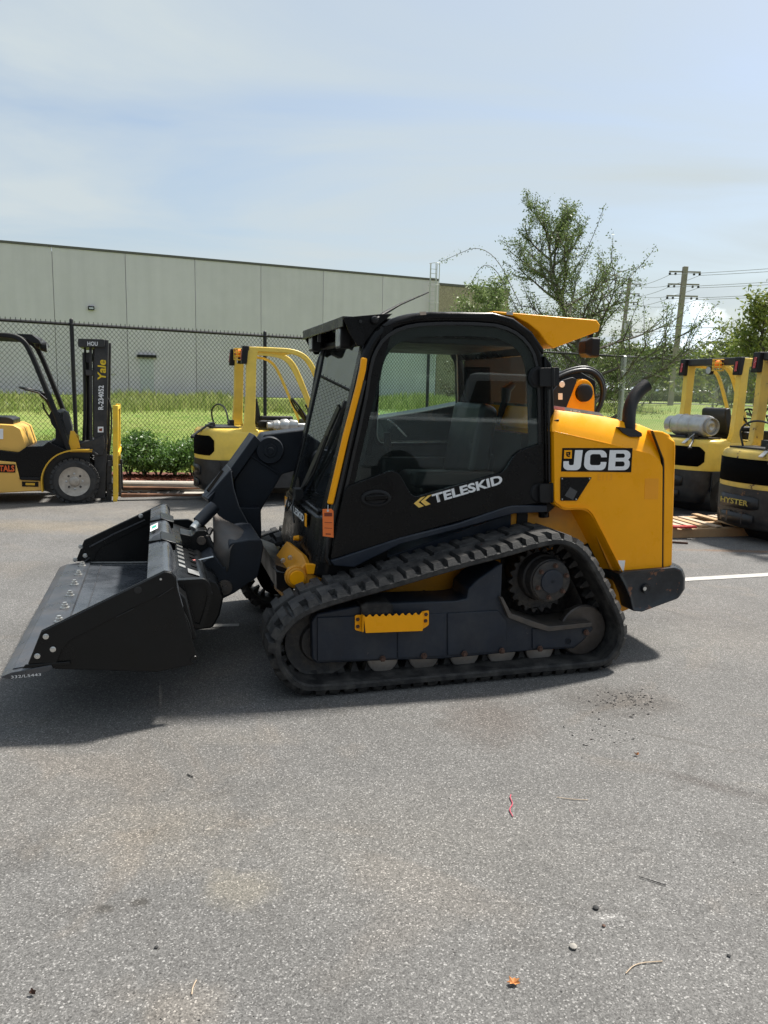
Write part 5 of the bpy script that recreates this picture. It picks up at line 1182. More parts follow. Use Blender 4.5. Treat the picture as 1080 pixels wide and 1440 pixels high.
lettering('maker_lettering', 'Yale', DULLY_, mast_r, yb, yt_-yb, Vector((-1, 0, -.03)), .105, (yt_-yb).length, off=.02, shear=.15)
yb = FF.P(145.5, 576, mw-.0015); yt_ = FF.P(146, 542, mw-.0015)
lettering('fleet_number', 'R-234052', WHT_, mast_r, yb, yt_-yb, Vector((-1, 0, -.03)), .068, (yt_-yb).length, off=.025)
b = MB(); b.prism(FL([(137.5, 600), (145.5, 600), (145.5, 608), (137.5, 608)], mw), mw-.003, mw-.001); ls_ = b.build('safety_label', WHT_, mast_r); b = MB(); b.prism(FL([(139, 603), (144, 602), (143.5, 606.5), (139.5, 606)], mw), mw-.0045, mw-.0032); b.build('label_print', MATS["dark_red_ink"], ls_)
# carriage with yellow rack and forks
b = MB(); b.prism(FL([(158.5, 570), (166, 570.5), (166, 700), (164, 707), (159, 706)], .10), .10, .14); b.prism(FL([(158.5, 570), (166, 570.5), (166, 700), (164, 707), (159, 706)], .10), 1.06, 1.10)
xk, zk = FF.T(162, 572, .1); b.box((xk-.03, .14, zk-.05), (xk+.03, 1.06, zk)); b.box((xk-.03, .14, .62), (xk+.03, 1.06, .68))
for k in range(5): b.box((xk-.015, .25+.16*k, .66), (xk+.015, .28+.16*k, zk-.04))
b.build('load_backrest', YB_, r, bev=.004)
b = MB(); b.box((xk-.12, .14, .16), (xk-.03, 1.06, .24)); b.box((xk-.12, .14, .48), (xk-.03, 1.06, .56)); b.prism(FL([(150, 640), (157, 640), (157, 705), (150, 705)], .2), .2, .3); b.tube(smooth([FF.P(152, 560, .22), FF.P(157, 575, .22), FF.P(156.5, 610, .22), FF.P(152, 650, .22), FF.P(151, 690, .22)], 2, False), .012, 8); b.build('carriage', FORKD_, r, bev=.004)
for (v, w_) in ((705, .16), (692, .92)):
    a = FF.T(172, v, w_) if 0 else (xk+.04, 0)
    b = MB(); b.prism([(a[0]+.0, .095), (a[0]+1.25, .065), (a[0]+1.25, .05), (a[0]+.0, .045)], w_, w_+.11); fk = b.build('fork', FORK_, r, bev=.004); b = MB(); b.prism([(a[0]-.03, .50), (a[0]-.001, .50), (a[0]-.001, .046), (a[0]-.03, .08)], w_, w_+.11); b.build('shank', FORKD_, fk, bev=.004)

# ================================================================ PALLET AND TIMBER behind the loader
PINE_ = mat("pine_timber", (.42, .27, .14), .75, var=.25, vs=10, dirt=.5, dirtc=(.22, .14, .08), ds=5); PALE_ = mat("pale_broken_wood", (.44, .34, .24), .75, var=.2, vs=12)
def gframe(u, v, yaw): g_ = ground(u, v); return g_[0], g_[1], yaw
gx_, gy_, _ = gframe(940, 757, 0)
pal = empty('timber_pallet', (gx_, gy_, 0), rad(14)); tag(pal, 'low wooden pallet with pale slats lying flat behind the loader\'s counterweight', 'pallet')
for k in range(3): b = MB(); b.box((0, k*.38, .0), (1.35, k*.38+.09, .10)); b.build('stringer', PINE_, pal, bev=.004)
rr = random.Random(4)
for k in range(9):
    if k == 5: continue
    b = MB(); x = .02+k*.15+rr.uniform(-.015, .015); t = rr.uniform(-.03, .03); e0, e1 = rr.uniform(-.06, .08), rr.uniform(.70, .95); z = .1005+rr.uniform(0, .006)
    b.add([(x, e0, z), (x+.09, e0+rr.uniform(-.03, .03), z), (x+.09+t, e1, z), (x+t, e1+rr.uniform(-.04, .04), z), (x, e0, z+.018), (x+.09, e0, z+.018), (x+.09+t, e1, z+.018), (x+t, e1, z+.018)], [(0, 3, 2, 1), (4, 5, 6, 7), (0, 1, 5, 4), (1, 2, 6, 5), (2, 3, 7, 6), (3, 0, 4, 7)]); b.build('deck_board', PALE_ if k % 3 else PINE_, pal, bev=.002)
rr = random.Random(11)
for k, (u, v, l, a, z, m, lab) in enumerate(((956, 727, .30, 12, .01, PALE_, 'short pale timber offcut lying alone on the asphalt behind the pallet'), (958, 742, .34, 5, .125, RED_, 'short red-painted board lying on the back edge of the pallet'), (955, 764.5, .18, -14, .0, RUST_, 'thin brown splinter on the asphalt in front of the pallet'))):
    g_ = ground(u, v, z); o = MB().beam((-l/2, 0, .012), (l/2, 0, .012), .07 if k < 2 else .015, .022).build('timber_offcut' if k != 2 else 'wood_splinter', m, None, bev=.003); o.location = (g_[0], g_[1], z); o.rotation_euler = (0, 0, rad(a)); tag(o, lab, 'board')
g_ = ground(948, 742); o = MB().box((0, 0, 0), (1.9, .42, .05)).build('black_mat', FORKD_, None, bev=.004); o.location = (g_[0]-.1, g_[1]+.55, .0); o.rotation_euler = (0, 0, rad(10)); tag(o, 'dark rubber sheet lying on the ground between the pallet and the far forklift', 'rubber mat')
# ================================================================ FENCE
def fpt(u):
    """point of the fence line seen at column u (computed once from the rail height)"""
    ab = 84-.038*u; zc = 1080*.96/ab; return Vector(((u-540)/1080*zc, zc, 0))
f0, f1 = fpt(0), fpt(868); fd = (f1-f0).normalized(); flen = (f1-f0).length
fyaw = math.atan2(fd.y, fd.x)
FH = 2.44
fence = empty('chain_link_fence', f0, fyaw); tag(fence, 'tall black chain link fence running behind the forklifts', 'fence')
def fz(x): p = f0+fd*x; return gz(p.x, p.y)-.02
X0, X1 = -6.0, flen
BW_ = mat("black_fence_paint", (.011, .011, .012), .5, var=.1); GW_ = mat("galvanised_steel", (.42, .43, .42), .45, metal=.6, var=.1)
def meshwire(x0, x1, m, par, d=.074, rw=.0032):
    v = []; f = []
    def strand(xa, za, xb, zb, y):
        k = len(v); dx, dz = xb-xa, zb-za; l = math.hypot(dx, dz); nx, nz_ = -dz/l*rw, dx/l*rw
        for (x, z) in ((xa, za), (xb, zb)): v.extend([(x+nx, y, z+nz_), (x-nx*.5, y-rw, z-nz_*.5), (x-nx*.5, y+rw, z-nz_*.5)])
        f.extend([(k, k+1, k+4, k+3), (k+1, k+2, k+5, k+4), (k+2, k, k+3, k+5)])
    asp_ = 1.12; hh = FH-.06; run = hh/asp_
    x = x0-run
    while x < x1:
        for sg in (1, -1):
            xa, xb = (x, x+run) if sg > 0 else (x+run, x)
            za, zb = .04, .04+hh
            ta = 0; tb = 1
            if xa < x0: ta = (x0-xa)/(xb-xa)
            if xa > x1: ta = (x1-xa)/(xb-xa)
            if xb > x1: tb = (x1-xa)/(xb-xa)
            if xb < x0: tb = (x0-xa)/(xb-xa)
            if tb-ta > .01:
                xm = xa+(xb-xa)*.5; g_ = fz(max(x0, min(x1, xm)))
                strand(xa+(xb-xa)*ta, za+(zb-za)*ta+g_, xa+(xb-xa)*tb, za+(zb-za)*tb+g_, .004*sg)
                if tb == 1: # twisted ends above the rail
                    strand(xb, zb+g_, xb+.01*sg, zb+.075+g_, 0)
        x += d
    return raw('wire_mesh', v, f, m, par)
Xg = flen-.2
meshwire(X0, flen, BW_, fence)
def rail(x0, x1, h, r, m, par, nm):
    pts = [(x, .03, fz(x)+h) for x in np.linspace(x0, x1, 12)]; b = MB(); b.tube([Vector(map(float, p)) for p in pts], r, 8); return b.build(nm, m, par)
rail(X0, flen+6.5, FH, .026, BW_, fence, 'top_rail')
px_ = []
for u in (106, 372, 598, 742): 
    p = fpt(u); px_.append((p-f0).dot(fd))
px_ += [px_[0]-3.3]
for x in px_:
    b = MB(); z = fz(x); b.lathe((x, .04, z-.3), [(0, .034), (FH+.36, .034), (FH+.38, .03), (FH+.40, .005)], 14, 'z'); b.build('post', BW_, fence)
fence2 = empty('chain_link_fence', f1, fyaw); tag(fence2, 'silver chain link fence with a galvanised post, behind the exhaust pipe of the loader', 'fence')
f0s = f0; f0 = f1.copy()
meshwire(.02, 6.5, GW_, fence2)
b = MB(); b.lathe((0, .05, fz(0)-.2), [(0, .075), (FH+.2, .075), (FH+.23, .04), (FH+.24, .005)], 16, 'z'); b.build('post', GW_, fence2)
b = MB(); b.lathe((6.4, .05, fz(6.4)-.2), [(0, .05), (FH+.2, .05), (FH+.24, .005)], 16, 'z'); b.build('post', GW_, fence2)
f0 = f0s
# braced post of a further fence
p = at_depth(1003, 560, 26); 
bp2 = empty('fence_post', (p.x, p.y, gz(p.x, p.y)), 0); tag(bp2, 'thin galvanised post with two slanted arms at its top, seen between the right-hand forklifts', 'fence post')
b = MB(); b.lathe((0, 0, -.1), [(0, .04), (1.75, .04)], 10, 'z'); b.build('upright', GW_, bp2)
for sg in (-1, 1): b = MB(); b.beam((0, 0, 1.45), (sg*.38, 0, 1.95), .04, .04); b.build('arm', GW_, bp2)

# ================================================================ WAREHOUSE
ua, ub = (0, 341), (617, 395)
BH = 9.2
pa_, pb_ = ground(ua[0], ua[1], BH), ground(ub[0], ub[1], BH)
A = Vector((*pa_, 0)); B_ = Vector((*pb_, 0)); bd_ = (B_-A).normalized(); blen = (B_-A).length; byaw = math.atan2(bd_.y, bd_.x)
wall_ = mat("grey_tilt_up_concrete", (.64, .59, .645), .85, var=.05, vs=.5, dirt=.35, dirtc=(.56, .52, .57), ds=.7, bump=.15, bs=8)
N, Lk = nt(wall_); oi = N.new("ShaderNodeObjectInfo"); rr_ = N.new("ShaderNodeMapRange"); Lk.new(oi.outputs["Random"], rr_.inputs[0]); rr_.inputs[3].default_value = .955; rr_.inputs[4].default_value = 1.03
bsd = N["Principled BSDF"]; src = bsd.inputs["Base Color"].links[0].from_socket
tcw = N.new("ShaderNodeTexCoord"); mpw = N.new("ShaderNodeMapping"); mpw.inputs["Scale"].default_value = (2.2, 2.2, .12); Lk.new(tcw.outputs["Object"], mpw.inputs[0])
nw = N.new("ShaderNodeTexNoise"); nw.inputs["Scale"].default_value = 1; nw.inputs["Detail"].default_value = 6; Lk.new(mpw.outputs[0], nw.inputs["Vector"])
r2_ = N.new("ShaderNodeMapRange"); Lk.new(nw.outputs[0], r2_.inputs[0]); r2_.inputs[1].default_value = .35; r2_.inputs[2].default_value = .65; r2_.inputs[3].default_value = .965; r2_.inputs[4].default_value = 1.02
mw_ = N.new("ShaderNodeMath"); mw_.operation = 'MULTIPLY'; Lk.new(rr_.outputs[0], mw_.inputs[0]); Lk.new(r2_.outputs[0], mw_.inputs[1])
sw_ = N.new("ShaderNodeVectorMath"); sw_.operation = 'SCALE'; Lk.new(src, sw_.inputs[0]); Lk.new(mw_.outputs[0], sw_.inputs["Scale"]); Lk.new(sw_.outputs[0], bsd.inputs["Base Color"])
wh = empty('warehouse', A, byaw); tag(wh, 'long grey concrete panel warehouse with a flat roof beyond the fence', 'building')
def wx(u, z=6.0):
    """distance along the warehouse wall seen at column u"""
    for t in np.linspace(-25, blen+30, 12000):
        q_ = A+bd_*float(t); d_ = np.array([q_.x, q_.y, z])-_C; zc = d_@_f
        if zc > 0 and 540+FPX*(d_@_R)/zc >= u: return float(t)
    return blen
jx = [wx(u) for u in (76, 178, 275, 367, 454, 537)]
jx = [jx[0]-(jx[1]-jx[0])*k for k in (3, 2, 1)]+jx+[blen]
b = MB(); b.box((jx[0]-5, .25, -.5), (blen-.02, 22, BH-.2)); b.build('roof_block', wall_, wh)
for i in range(len(jx)-1):
    b = MB(); b.box((jx[i]+.012, 0, -.5), (jx[i+1]-.012, .249, BH)); b.build('wall_panel', wall_, wh, bev=.012)
b = MB(); b.box((jx[0], -.05, BH+.002), (blen+.02, .35, BH+.13)); b.build('roof_coping', mat("dark_metal_coping", (.10, .09, .08), .5, var=.1), wh)
dx_ = wx(197, 2.0); dx2 = wx(216.5, 2.0); gzb = 1.0
b = MB(); b.box((dx_, -.04, gzb-.3), (dx2, -.002, gzb+2.15)); dr = b.build('door', mat("pale_blue_door", (.52, .53, .56), .5, var=.05), wh, bev=.01)
b = MB(); b.box((dx_-.15, -.22, gzb+2.2), (dx2+.15, -.003, gzb+2.36)); b.build('door_canopy', KM_, wh)
b = MB(); b.box((dx2-.2, -.08, gzb+1.0), (dx2-.1, -.041, gzb+1.12)); b.build('handle', CHR_, dr)
for (u, v) in ((128, 436),):
    x = wx(u, 6); zc = (A+bd_*x).y; zz_ = 1.6+(538.8-v)/1080*zc*.985
    b = MB(); b.box((x-.17, -.16, zz_-.12), (x+.17, -.002, zz_+.10)); wl_ = b.build('wall_light', KM_, wh, bev=.02); b = MB(); b.box((x-.12, -.165, zz_-.07), (x+.12, -.161, zz_+.03)); b.build('lens', LAMP_, wl_)
for (u0, u1, v0, v1) in ((97, 109, 514, 526), (153, 163, 516, 526)):
    x0_, x1_ = wx(u0, 2), wx(u1, 2); zc = (A+bd_*x0_).y; za_, zb_ = 1.6+(538.8-v1)/1080*zc, 1.6+(538.8-v0)/1080*zc
    b = MB(); b.box((x0_, -.06, za_), (x1_, -.001, zb_)); b.build('wall_vent', wall_, wh, bev=.015)
# caged roof ladder
lx = wx(610, 6)-.3
b = MB()
for dy in (-.25, .25): b.box((lx+dy-.025, -.3, 2.5), (lx+dy+.025, -.25, BH+1.1))
z = 2.7
while z < BH+1.0: b.box((lx-.24, -.29, z), (lx+.24, -.26, z+.03)); z += .3
ldr = b.build('ladder', mat("grey_ladder_steel", (.50, .50, .48), .5, metal=.3, var=.05), wh)
b = MB(); 
for z in (4.0, 5.2, 6.4, 7.6, 8.8, BH+1.05):
    b.tube([(lx-.36*math.cos(a), -.28-.62*math.sin(a), z) for a in [PI*k/8 for k in range(9)]], .02, 5)
for k in range(1, 8, 2):
    a = PI*k/8; b.beam((lx-.36*math.cos(a), -.28-.62*math.sin(a), 4.0), (lx-.36*math.cos(a), -.28-.62*math.sin(a), BH+1.05), .03, .03)
b.build('ladder_cage', MATS["grey_ladder_steel"], ldr)
# aggregate-faced end wing
agg = mat("brown_exposed_aggregate", (.34, .28, .21), .95, var=.55, vs=14, dirt=.5, dirtc=(.34, .30, .24), ds=9, bump=.5, bs=20)
w2 = empty('aggregate_wing', A+bd_*(blen+.04), byaw); tag(w2, 'brown pebble-faced building wing at the right end of the grey warehouse', 'building')
b = MB(); b.box((0, .05, -.5), (5.8, 20, BH-.28)); b.build('wall', agg, w2, bev=.02)
b = MB(); b.box((-.0, .0, BH-.279), (5.85, .3, BH-.12)); b.build('roof_coping', MATS["dark_metal_coping"], w2)

# ================================================================ VEGETATION
def leafmat(name, c, c2, tr=.35, sp=.3):
    m = bpy.data.materials.new(name); m.use_nodes = True; N_, L_ = nt(m); b_ = N_["Principled BSDF"]
    g_ = N_.new("ShaderNodeNewGeometry"); t_ = N_.new("ShaderNodeTexCoord"); n_ = N_.new("ShaderNodeTexNoise"); n_.inputs["Scale"].default_value = 1.6; n_.inputs["Detail"].default_value = 3; L_.new(t_.outputs["Object"], n_.inputs["Vector"])
    ad = N_.new("ShaderNodeMath"); ad.operation = 'ADD'; L_.new(g_.outputs["Random Per Island"], ad.inputs[0]); L_.new(n_.outputs[0], ad.inputs[1])
    mr_ = N_.new("ShaderNodeMapRange"); L_.new(ad.outputs[0], mr_.inputs[0]); mr_.inputs[1].default_value = .4; mr_.inputs[2].default_value = 1.4
    mx_ = N_.new("ShaderNodeMix"); mx_.data_type = 'RGBA'; L_.new(mr_.outputs[0], mx_.inputs[0]); mx_.inputs[6].default_value = (*c, 1); mx_.inputs[7].default_value = (*c2, 1)
    L_.new(mx_.outputs[2], b_.inputs["Base Color"]); b_.inputs["Roughness"].default_value = .45; b_.inputs["Specular IOR Level"].default_value = sp
    tb = N_.new("ShaderNodeBsdfTranslucent"); L_.new(mx_.outputs[2], tb.inputs[0]); ms = N_.new("ShaderNodeMixShader"); ms.inputs[0].default_value = tr
    L_.new(b_.outputs[0], ms.inputs[1]); L_.new(tb.outputs[0], ms.inputs[2]); L_.new(ms.outputs[0], N_["Material Output"].inputs[0]); return m
LF1 = leafmat("oak_leaf", (.05, .08, .025), (.18, .24, .075)); LF2 = leafmat("shrub_leaf", (.03, .085, .014), (.14, .26, .05), .3, .8); LF3 = leafmat("maple_leaf", (.09, .14, .03), (.27, .30, .07))
LF4 = leafmat("far_leaf", (.05, .08, .025), (.15, .18, .06)); LFB = leafmat("brown_leaf", (.10, .075, .04), (.17, .14, .08)); GRS = leafmat("weed_blade", (.15, .23, .04), (.40, .42, .17), .4)
BARK_ = mat("bark", (.10, .085, .07), .9, var=.4, vs=8, bump=.5, bs=30)
def leafquad(v, f, p, s, rr, flat=False):
    a = Vector((rr.gauss(0, 1), rr.gauss(0, 1), rr.gauss(0, 1)*(.4 if flat else 1))).normalized(); b = a.cross(Vector((rr.gauss(0, 1), rr.gauss(0, 1), rr.gauss(0, 1)))).normalized()
    k = len(v); l = s*rr.uniform(.7, 1.3); w_ = l*.42
    v += [tuple(p), tuple(p+a*l*.5+b*w_*.5), tuple(p+a*l), tuple(p+a*l*.5-b*w_*.5)]; f.append((k, k+1, k+2, k+3))
def grow(seed, base, h, trunk_r, nb, leaf, nl, spread, lean=(0, 0), up=.9, levels=3, whip=0, first=.25, droop=0):
    """tapered limbs and the leaves on their twigs; returns the trunk builder and leaf lists"""
    rr = random.Random(seed); tb = MB(); lv = []; lf = []
    def limb(p, d, L_, r_, lev):
        pts = [p.copy()]; n = 6 if lev == 0 else 5
        for i in range(n):
            d = (d+Vector((rr.gauss(0, .13), rr.gauss(0, .13), rr.gauss(0, .08)+(.05*up if lev else .02)-droop*lev*.02))).normalized(); p = p+d*L_/n; pts.append(p.copy())
        tb.tube(pts, [max(.003, r_*(1-.85*i/n)) for i in range(n+1)], 7 if lev < 1 else 4)
        if lev >= levels-1:
            for _ in range(nl):
                t = rr.uniform(.15, 1)*n; i = min(n-1, int(t)); q_ = pts[i].lerp(pts[i+1], t-i)+Vector((rr.gauss(0, 1), rr.gauss(0, 1), rr.gauss(0, 1)))*leaf*.9
                leafquad(lv, lf, q_, leaf, rr)
            return
        m = nb[lev]
        for k in range(m):
            t = (first+(1-first)*(k+rr.random()*.8)/m)*n if lev == 0 else (.25+.75*(k+rr.random())/m)*n
            t = min(t, n-.01); i = int(t); q_ = pts[i].lerp(pts[i+1], t-i); a = rr.uniform(0, 2*PI) if lev == 0 else None
            if lev == 0:
                a = k*2.4+rr.uniform(-.4, .4); el = rr.uniform(.15, .75)*(1-.0)+(.3 if k > m*.7 else 0); dd = Vector((math.cos(a)*math.cos(el), math.sin(a)*math.cos(el), math.sin(el)))
                ll = spread*(1.0-.62*(t/n-first)/(1-first))*rr.uniform(.75, 1.15)
            else:
                dd = (d+Vector((rr.gauss(0, .7), rr.gauss(0, .7), rr.gauss(0, .5)))).normalized(); ll = L_*rr.uniform(.35, .6)
            limb(q_, dd, ll, r_*.45*(1-.4*t/n), lev+1)
    limb(Vector(base), Vector((lean[0], lean[1], 1)).normalized(), h, trunk_r, 0)
    return tb, lv, lf, rr
def tree(name, x, y, h, tr, nb, leaf, nl, spread, lm, seed, label, cat='tree', group=None, lean=(0, 0), z0=None, whips=(), **kw):
    z = gz(x, y) if z0 is None else z0
    tb, lv, lf, rr = grow(seed, (0, 0, -.1), h, tr, nb, leaf, nl, spread, lean, **kw)
    for (p0_, p1_, p2_) in whips:
        pts = smooth([Vector(p0_), Vector(p1_), Vector(p2_)], 3, False); pts = [Vector(q_) for q_ in pts]; tb.tube(pts, [.012*(1-.7*i/len(pts)) for i in range(len(pts))], 4)
        for q_ in pts:
            for _ in range(5): leafquad(lv, lf, q_+Vector((rr.gauss(0, .05), rr.gauss(0, .05), rr.gauss(0, .05))), leaf*.9, rr)
    r_ = empty(name, (x, y, z), 0); tag(r_, label, cat, group); tb.build('trunk', BARK_, r_); raw('crown', lv, lf, lm, r_); return r_
# the airy tree behind the loader
tp_ = at_depth(795, 500, 21.0)
X_, Y0_ = tp_.x+1.0, tp_.y
tree('young_oak', X_, Y0_, 6.4, .13, (36, 12), .066, 66, 2.9, LF1, 12, 'airy young oak with long drooping twigs standing behind the loader roof', 'tree', first=.10, lean=(.05, 0), up=1.6,
     whips=(((-2.2, 0, 3.6), (-3.2, -.2, 5.3), (-4.4, -.3, 4.75)), ((-2.3, 0, 3.5), (-3.2, -.2, 5.0), (-3.8, -.3, 3.9)), ((.4, 0, 2.0), (1.4, -.2, 2.4), (2.2, -.4, 3.2)), ((-.9, 0, 4.6), (-.5, -.1, 5.4), (-.25, -.1, 6.2))))
p = at_depth(832, 500, 24.0)
tree('young_oak', p.x, p.y, 3.9, .09, (24, 10), .07, 40, 1.7, LF1, 44, 'lower leafy tree right of the tall young oak, in front of the farther utility pole', 'tree', first=.12, up=1.0)
p = at_depth(715, 500, 32.0)
tree('leafy_tree', p.x, p.y, 5.0, .12, (22, 10), .13, 50, 2.6, leafmat('pale_leaf', (.09, .14, .04), (.26, .32, .13)), 61, 'pale green tree in front of the pebble-faced wing, seen mostly through the cab', 'tree', first=.08, up=1.0)
p = at_depth(668, 450, 34.0)
tree('brown_shrub_tree', p.x, p.y, 4.6, .10, (14, 7), .13, 26, 2.0, LFB, 8, 'brownish thin tree in front of the pebble-faced wing', 'tree', first=.1)
p = at_depth(1075, 500, 24.0)
tree('broadleaf_tree', p.x, p.y, 3.7, .13, (18, 9), .15, 44, 2.3, LF3, 21, 'leafy light green tree above the forklifts at the right edge', 'tree', first=.2)
fg = 'trees along the road beyond the lot'
for i, (u, Y, h_, sp_, sd2_, lab) in enumerate(((872, 62, 3.4, 2.8, 31, 'small roadside tree left of the leaning utility pole'), (915, 66, 3.6, 3.0, 32, 'rounded roadside tree just behind the leaning utility pole'), (965, 70, 3.2, 3.0, 33, 'dark roadside tree seen over the gas cylinder'),
                                             (1015, 74, 3.8, 3.2, 34, 'dark green roadside tree above the low white store'), (1062, 68, 4.6, 3.4, 35, 'dense roadside tree between the two right-hand forklifts'), (1100, 64, 4.0, 3.4, 37, 'roadside tree at the right edge of the photo'), (832, 70, 4.4, 3.2, 36, 'roadside tree mostly hidden by the young oak'))):
    p = at_depth(u, 556, Y); tree('roadside_tree', p.x, p.y, h_*1.12, .12, (16, 8), .34, 34, sp_, LF4, sd2_, lab, 'tree', fg, first=.3)
# shrubs in the bed
def shrub(x, y, r0, h_, n, seed, label):
    rr = random.Random(seed); v = []; f = []; tb = MB()
    r_ = empty('shrub', (x, y, .13), 0); tag(r_, label, 'shrub', 'glossy shrubs in the mulch bed')
    lumps = [(rr.uniform(-.6, .6)*r0, rr.uniform(-.5, .5)*r0, rr.uniform(.45, .8)*h_, rr.uniform(.35, .6)*r0) for _ in range(7)]
    for i in range(9):
        a = rr.uniform(0, 2*PI); tb.tube([(0, 0, 0), (math.cos(a)*r0*.3, math.sin(a)*r0*.3, h_*.4), (math.cos(a)*r0*.6, math.sin(a)*r0*.6, h_*.75)], [.012, .008, .004], 5)
    for i in range(n):
        lx_, ly_, lz_, lr_ = lumps[rr.randrange(7)]; d = Vector((rr.gauss(0, 1), rr.gauss(0, 1), rr.gauss(0, .9))).normalized()*lr_*rr.uniform(.5, 1.05)
        p = Vector((lx_, ly_, lz_))+d; 
        if p.z < .05 or p.z > h_*1.08: p.z = rr.uniform(.08, h_)
        leafquad(v, f, p, .058, rr)
    tb.build('stems', BARK_, r_); raw('foliage', v, f, LF2, r_)
for i, (u, dy, r0, h_, lab) in enumerate(((176, .65, .38, .66, 'glossy shrub right beside the yellow load rack of the left forklift'), (196, .75, .42, .72, 'tallest glossy shrub, left of the gap in the hedge row'), (221, .60, .34, .46, 'low glossy shrub filling the gap in the hedge row'), (243, .70, .42, .60, 'glossy shrub just right of the gap in the hedge row'),
                                (268, .70, .42, .62, 'glossy shrub touching the rear of the middle forklift'), (20, .8, .4, .5, 'glossy shrub behind the hood of the left forklift'))):
    g_ = ground(u, 676, .15); x = g_[0]*1.03; shrub(x, curbY(x)+dy, r0, h_, 2600, 50+i, lab)
# tall weeds along the warehouse and rough grass
v = []; f = []; rr = random.Random(77)
def blade(x, y, z, h_, w_):
    h_ *= .85+.35*math.sin(x*.9)*math.sin(x*.37+1)
    k = len(v); a = rr.uniform(0, PI); dx, dy = math.cos(a)*w_, math.sin(a)*w_; lx_, ly_ = rr.gauss(0, .2)*h_, rr.gauss(0, .2)*h_
    v.extend([(x-dx, y-dy, z), (x+dx, y+dy, z), (x+lx_*.4+dx*.7, y+ly_*.4+dy*.7, z+h_*.6), (x+lx_*.4-dx*.7, y+ly_*.4-dy*.7, z+h_*.6), (x+lx_, y+ly_, z+h_)]); f.append((k, k+1, k+2, k+3)); f.append((k+3, k+2, k+4))
nb_ = 0
cl_ = [(rr.uniform(-8, blen+4), rr.uniform(-17, -8), rr.uniform(.5, 2.0), rr.uniform(.12, .55)) for _ in range(70)]
for _ in range(65000):
    if rr.random() < .6:
        c_ = cl_[rr.randrange(70)]; t = rr.gauss(c_[0], c_[2]); o = rr.gauss(c_[1], c_[2]*.7); hh = c_[3]*rr.uniform(.6, 1.5)
    else: t = rr.uniform(-8, blen+6); o = -5-abs(rr.gauss(0, 8)); hh = rr.uniform(.04, .22)*max(.2, 1+(o+5)/20)
    p = A+bd_*t+Vector((-bd_.y, bd_.x, 0))*o; blade(p.x, p.y, gz(p.x, p.y)-.03, hh, .022)
tag(raw('tall_weeds', v, f, GRS), kind='stuff')
v = []; f = []
for _ in range(52000):
    x = rr.uniform(-9, 9); y = curbY(x)+1.3+abs(rr.gauss(0, 7)); blade(x, y, gz(x, y)-.01, rr.uniform(.03, .09), .007)
tag(raw('lawn_grass', v, f, leafmat("lawn_blade", (.13, .20, .03), (.26, .31, .08), .4)), kind='stuff')
# clipped hedge, road and store in the distance
b = MB(); v = []; f = []
p0 = at_depth(700, 556, 92); p1 = at_depth(1200, 556, 92)
for _ in range(26000):
    t = rr.random(); x = p0.x+(p1.x-p0.x)*t; y = 92+rr.uniform(-.7, .7); z = gz(x, y)+rr.uniform(0, 1.05); leafquad(v, f, Vector((x, y, z)), .30, rr)
h_ = raw('clipped_hedge', v, f, LF4); tag(h_, 'long low clipped hedge across the road on the right', 'hedge')
def flat_strip(name, m, ya, yb, z=.955, x0=2, x1=140):
    tag(raw(name, [(x0, ya, z), (x1, ya, z), (x1, yb, z), (x0, yb, z)], [(0, 1, 2, 3)], m), kind='structure')
flat_strip('far_road', mat("pale_road", (.34, .33, .31), .9, var=.08), 66, 72, .962)
car_cols = [(.75, .75, .75), (.55, .56, .58), (.7, .7, .68), (.10, .12, .16), (.72, .72, .72), (.35, .05, .04)]
clabs = ['white parked car left of the leaning pole, beyond the hedge', 'silver parked car beside the leaning pole, beyond the hedge', 'off-white parked car right of the leaning pole', 'dark blue parked car behind the gas cylinder', 'white parked car seen between the guard legs of the far forklift', 'red parked car near the right edge beyond the hedge']
for i, u in enumerate((850, 880, 912, 938, 990, 1060)):
    p = at_depth(u, 550, 100); c_ = empty('parked_car', (p.x, p.y, gz(p.x, p.y)), rad(rr.uniform(-6, 6))); tag(c_, clabs[i], 'car', 'cars parked beyond the hedge')
    cm_ = mat("car_paint", car_cols[i], .25, var=.03, coat=.5)
    b = MB(); b.prism(rnd([(-2.2, .35), (2.2, .35), (2.25, .75), (1.3, .95), (.7, 1.42), (-1.0, 1.46), (-1.7, 1.0), (-2.2, .92)], .12), 0, 1.8); b.build('body', cm_, c_, bev=.08)
    b = MB(); b.prism(rnd([(1.15, .98), (.65, 1.36), (-.95, 1.38), (-1.5, 1.0)], .05), -.01, 1.81); b.build('windows', HOSE_, c_)
    for wx_ in (-1.4, 1.4): b = MB(); b.lathe((wx_, 0, .33), [(-.02, .15), (-.02, .33), (.2, .33), (.2, .1)], 18); b.build('wheel', RUBT_, c_)
p = at_depth(1030, 540, 125); st_ = empty('low_store', (p.x-9, p.y, gz(p.x, p.y)), rad(3)); tag(st_, 'low white store with a dark window band and flat roof, far behind the forklifts', 'building')
b = MB(); b.box((0, 0, 0), (34, 12, 4.2)); b.build('wall', mat("white_store_wall", (.62, .61, .58), .8, var=.05), st_); b = MB(); b.box((-.2, -.3, 4.2), (34.2, 12.2, 4.7)); b.build('roof', MATS["white_store_wall"], st_)
for k in range(8): b = MB(); b.box((1+k*4.1, -.05, 1.2), (4.4+k*4.1, -.01, 3.4)); b.build('window', HOSE_, st_)

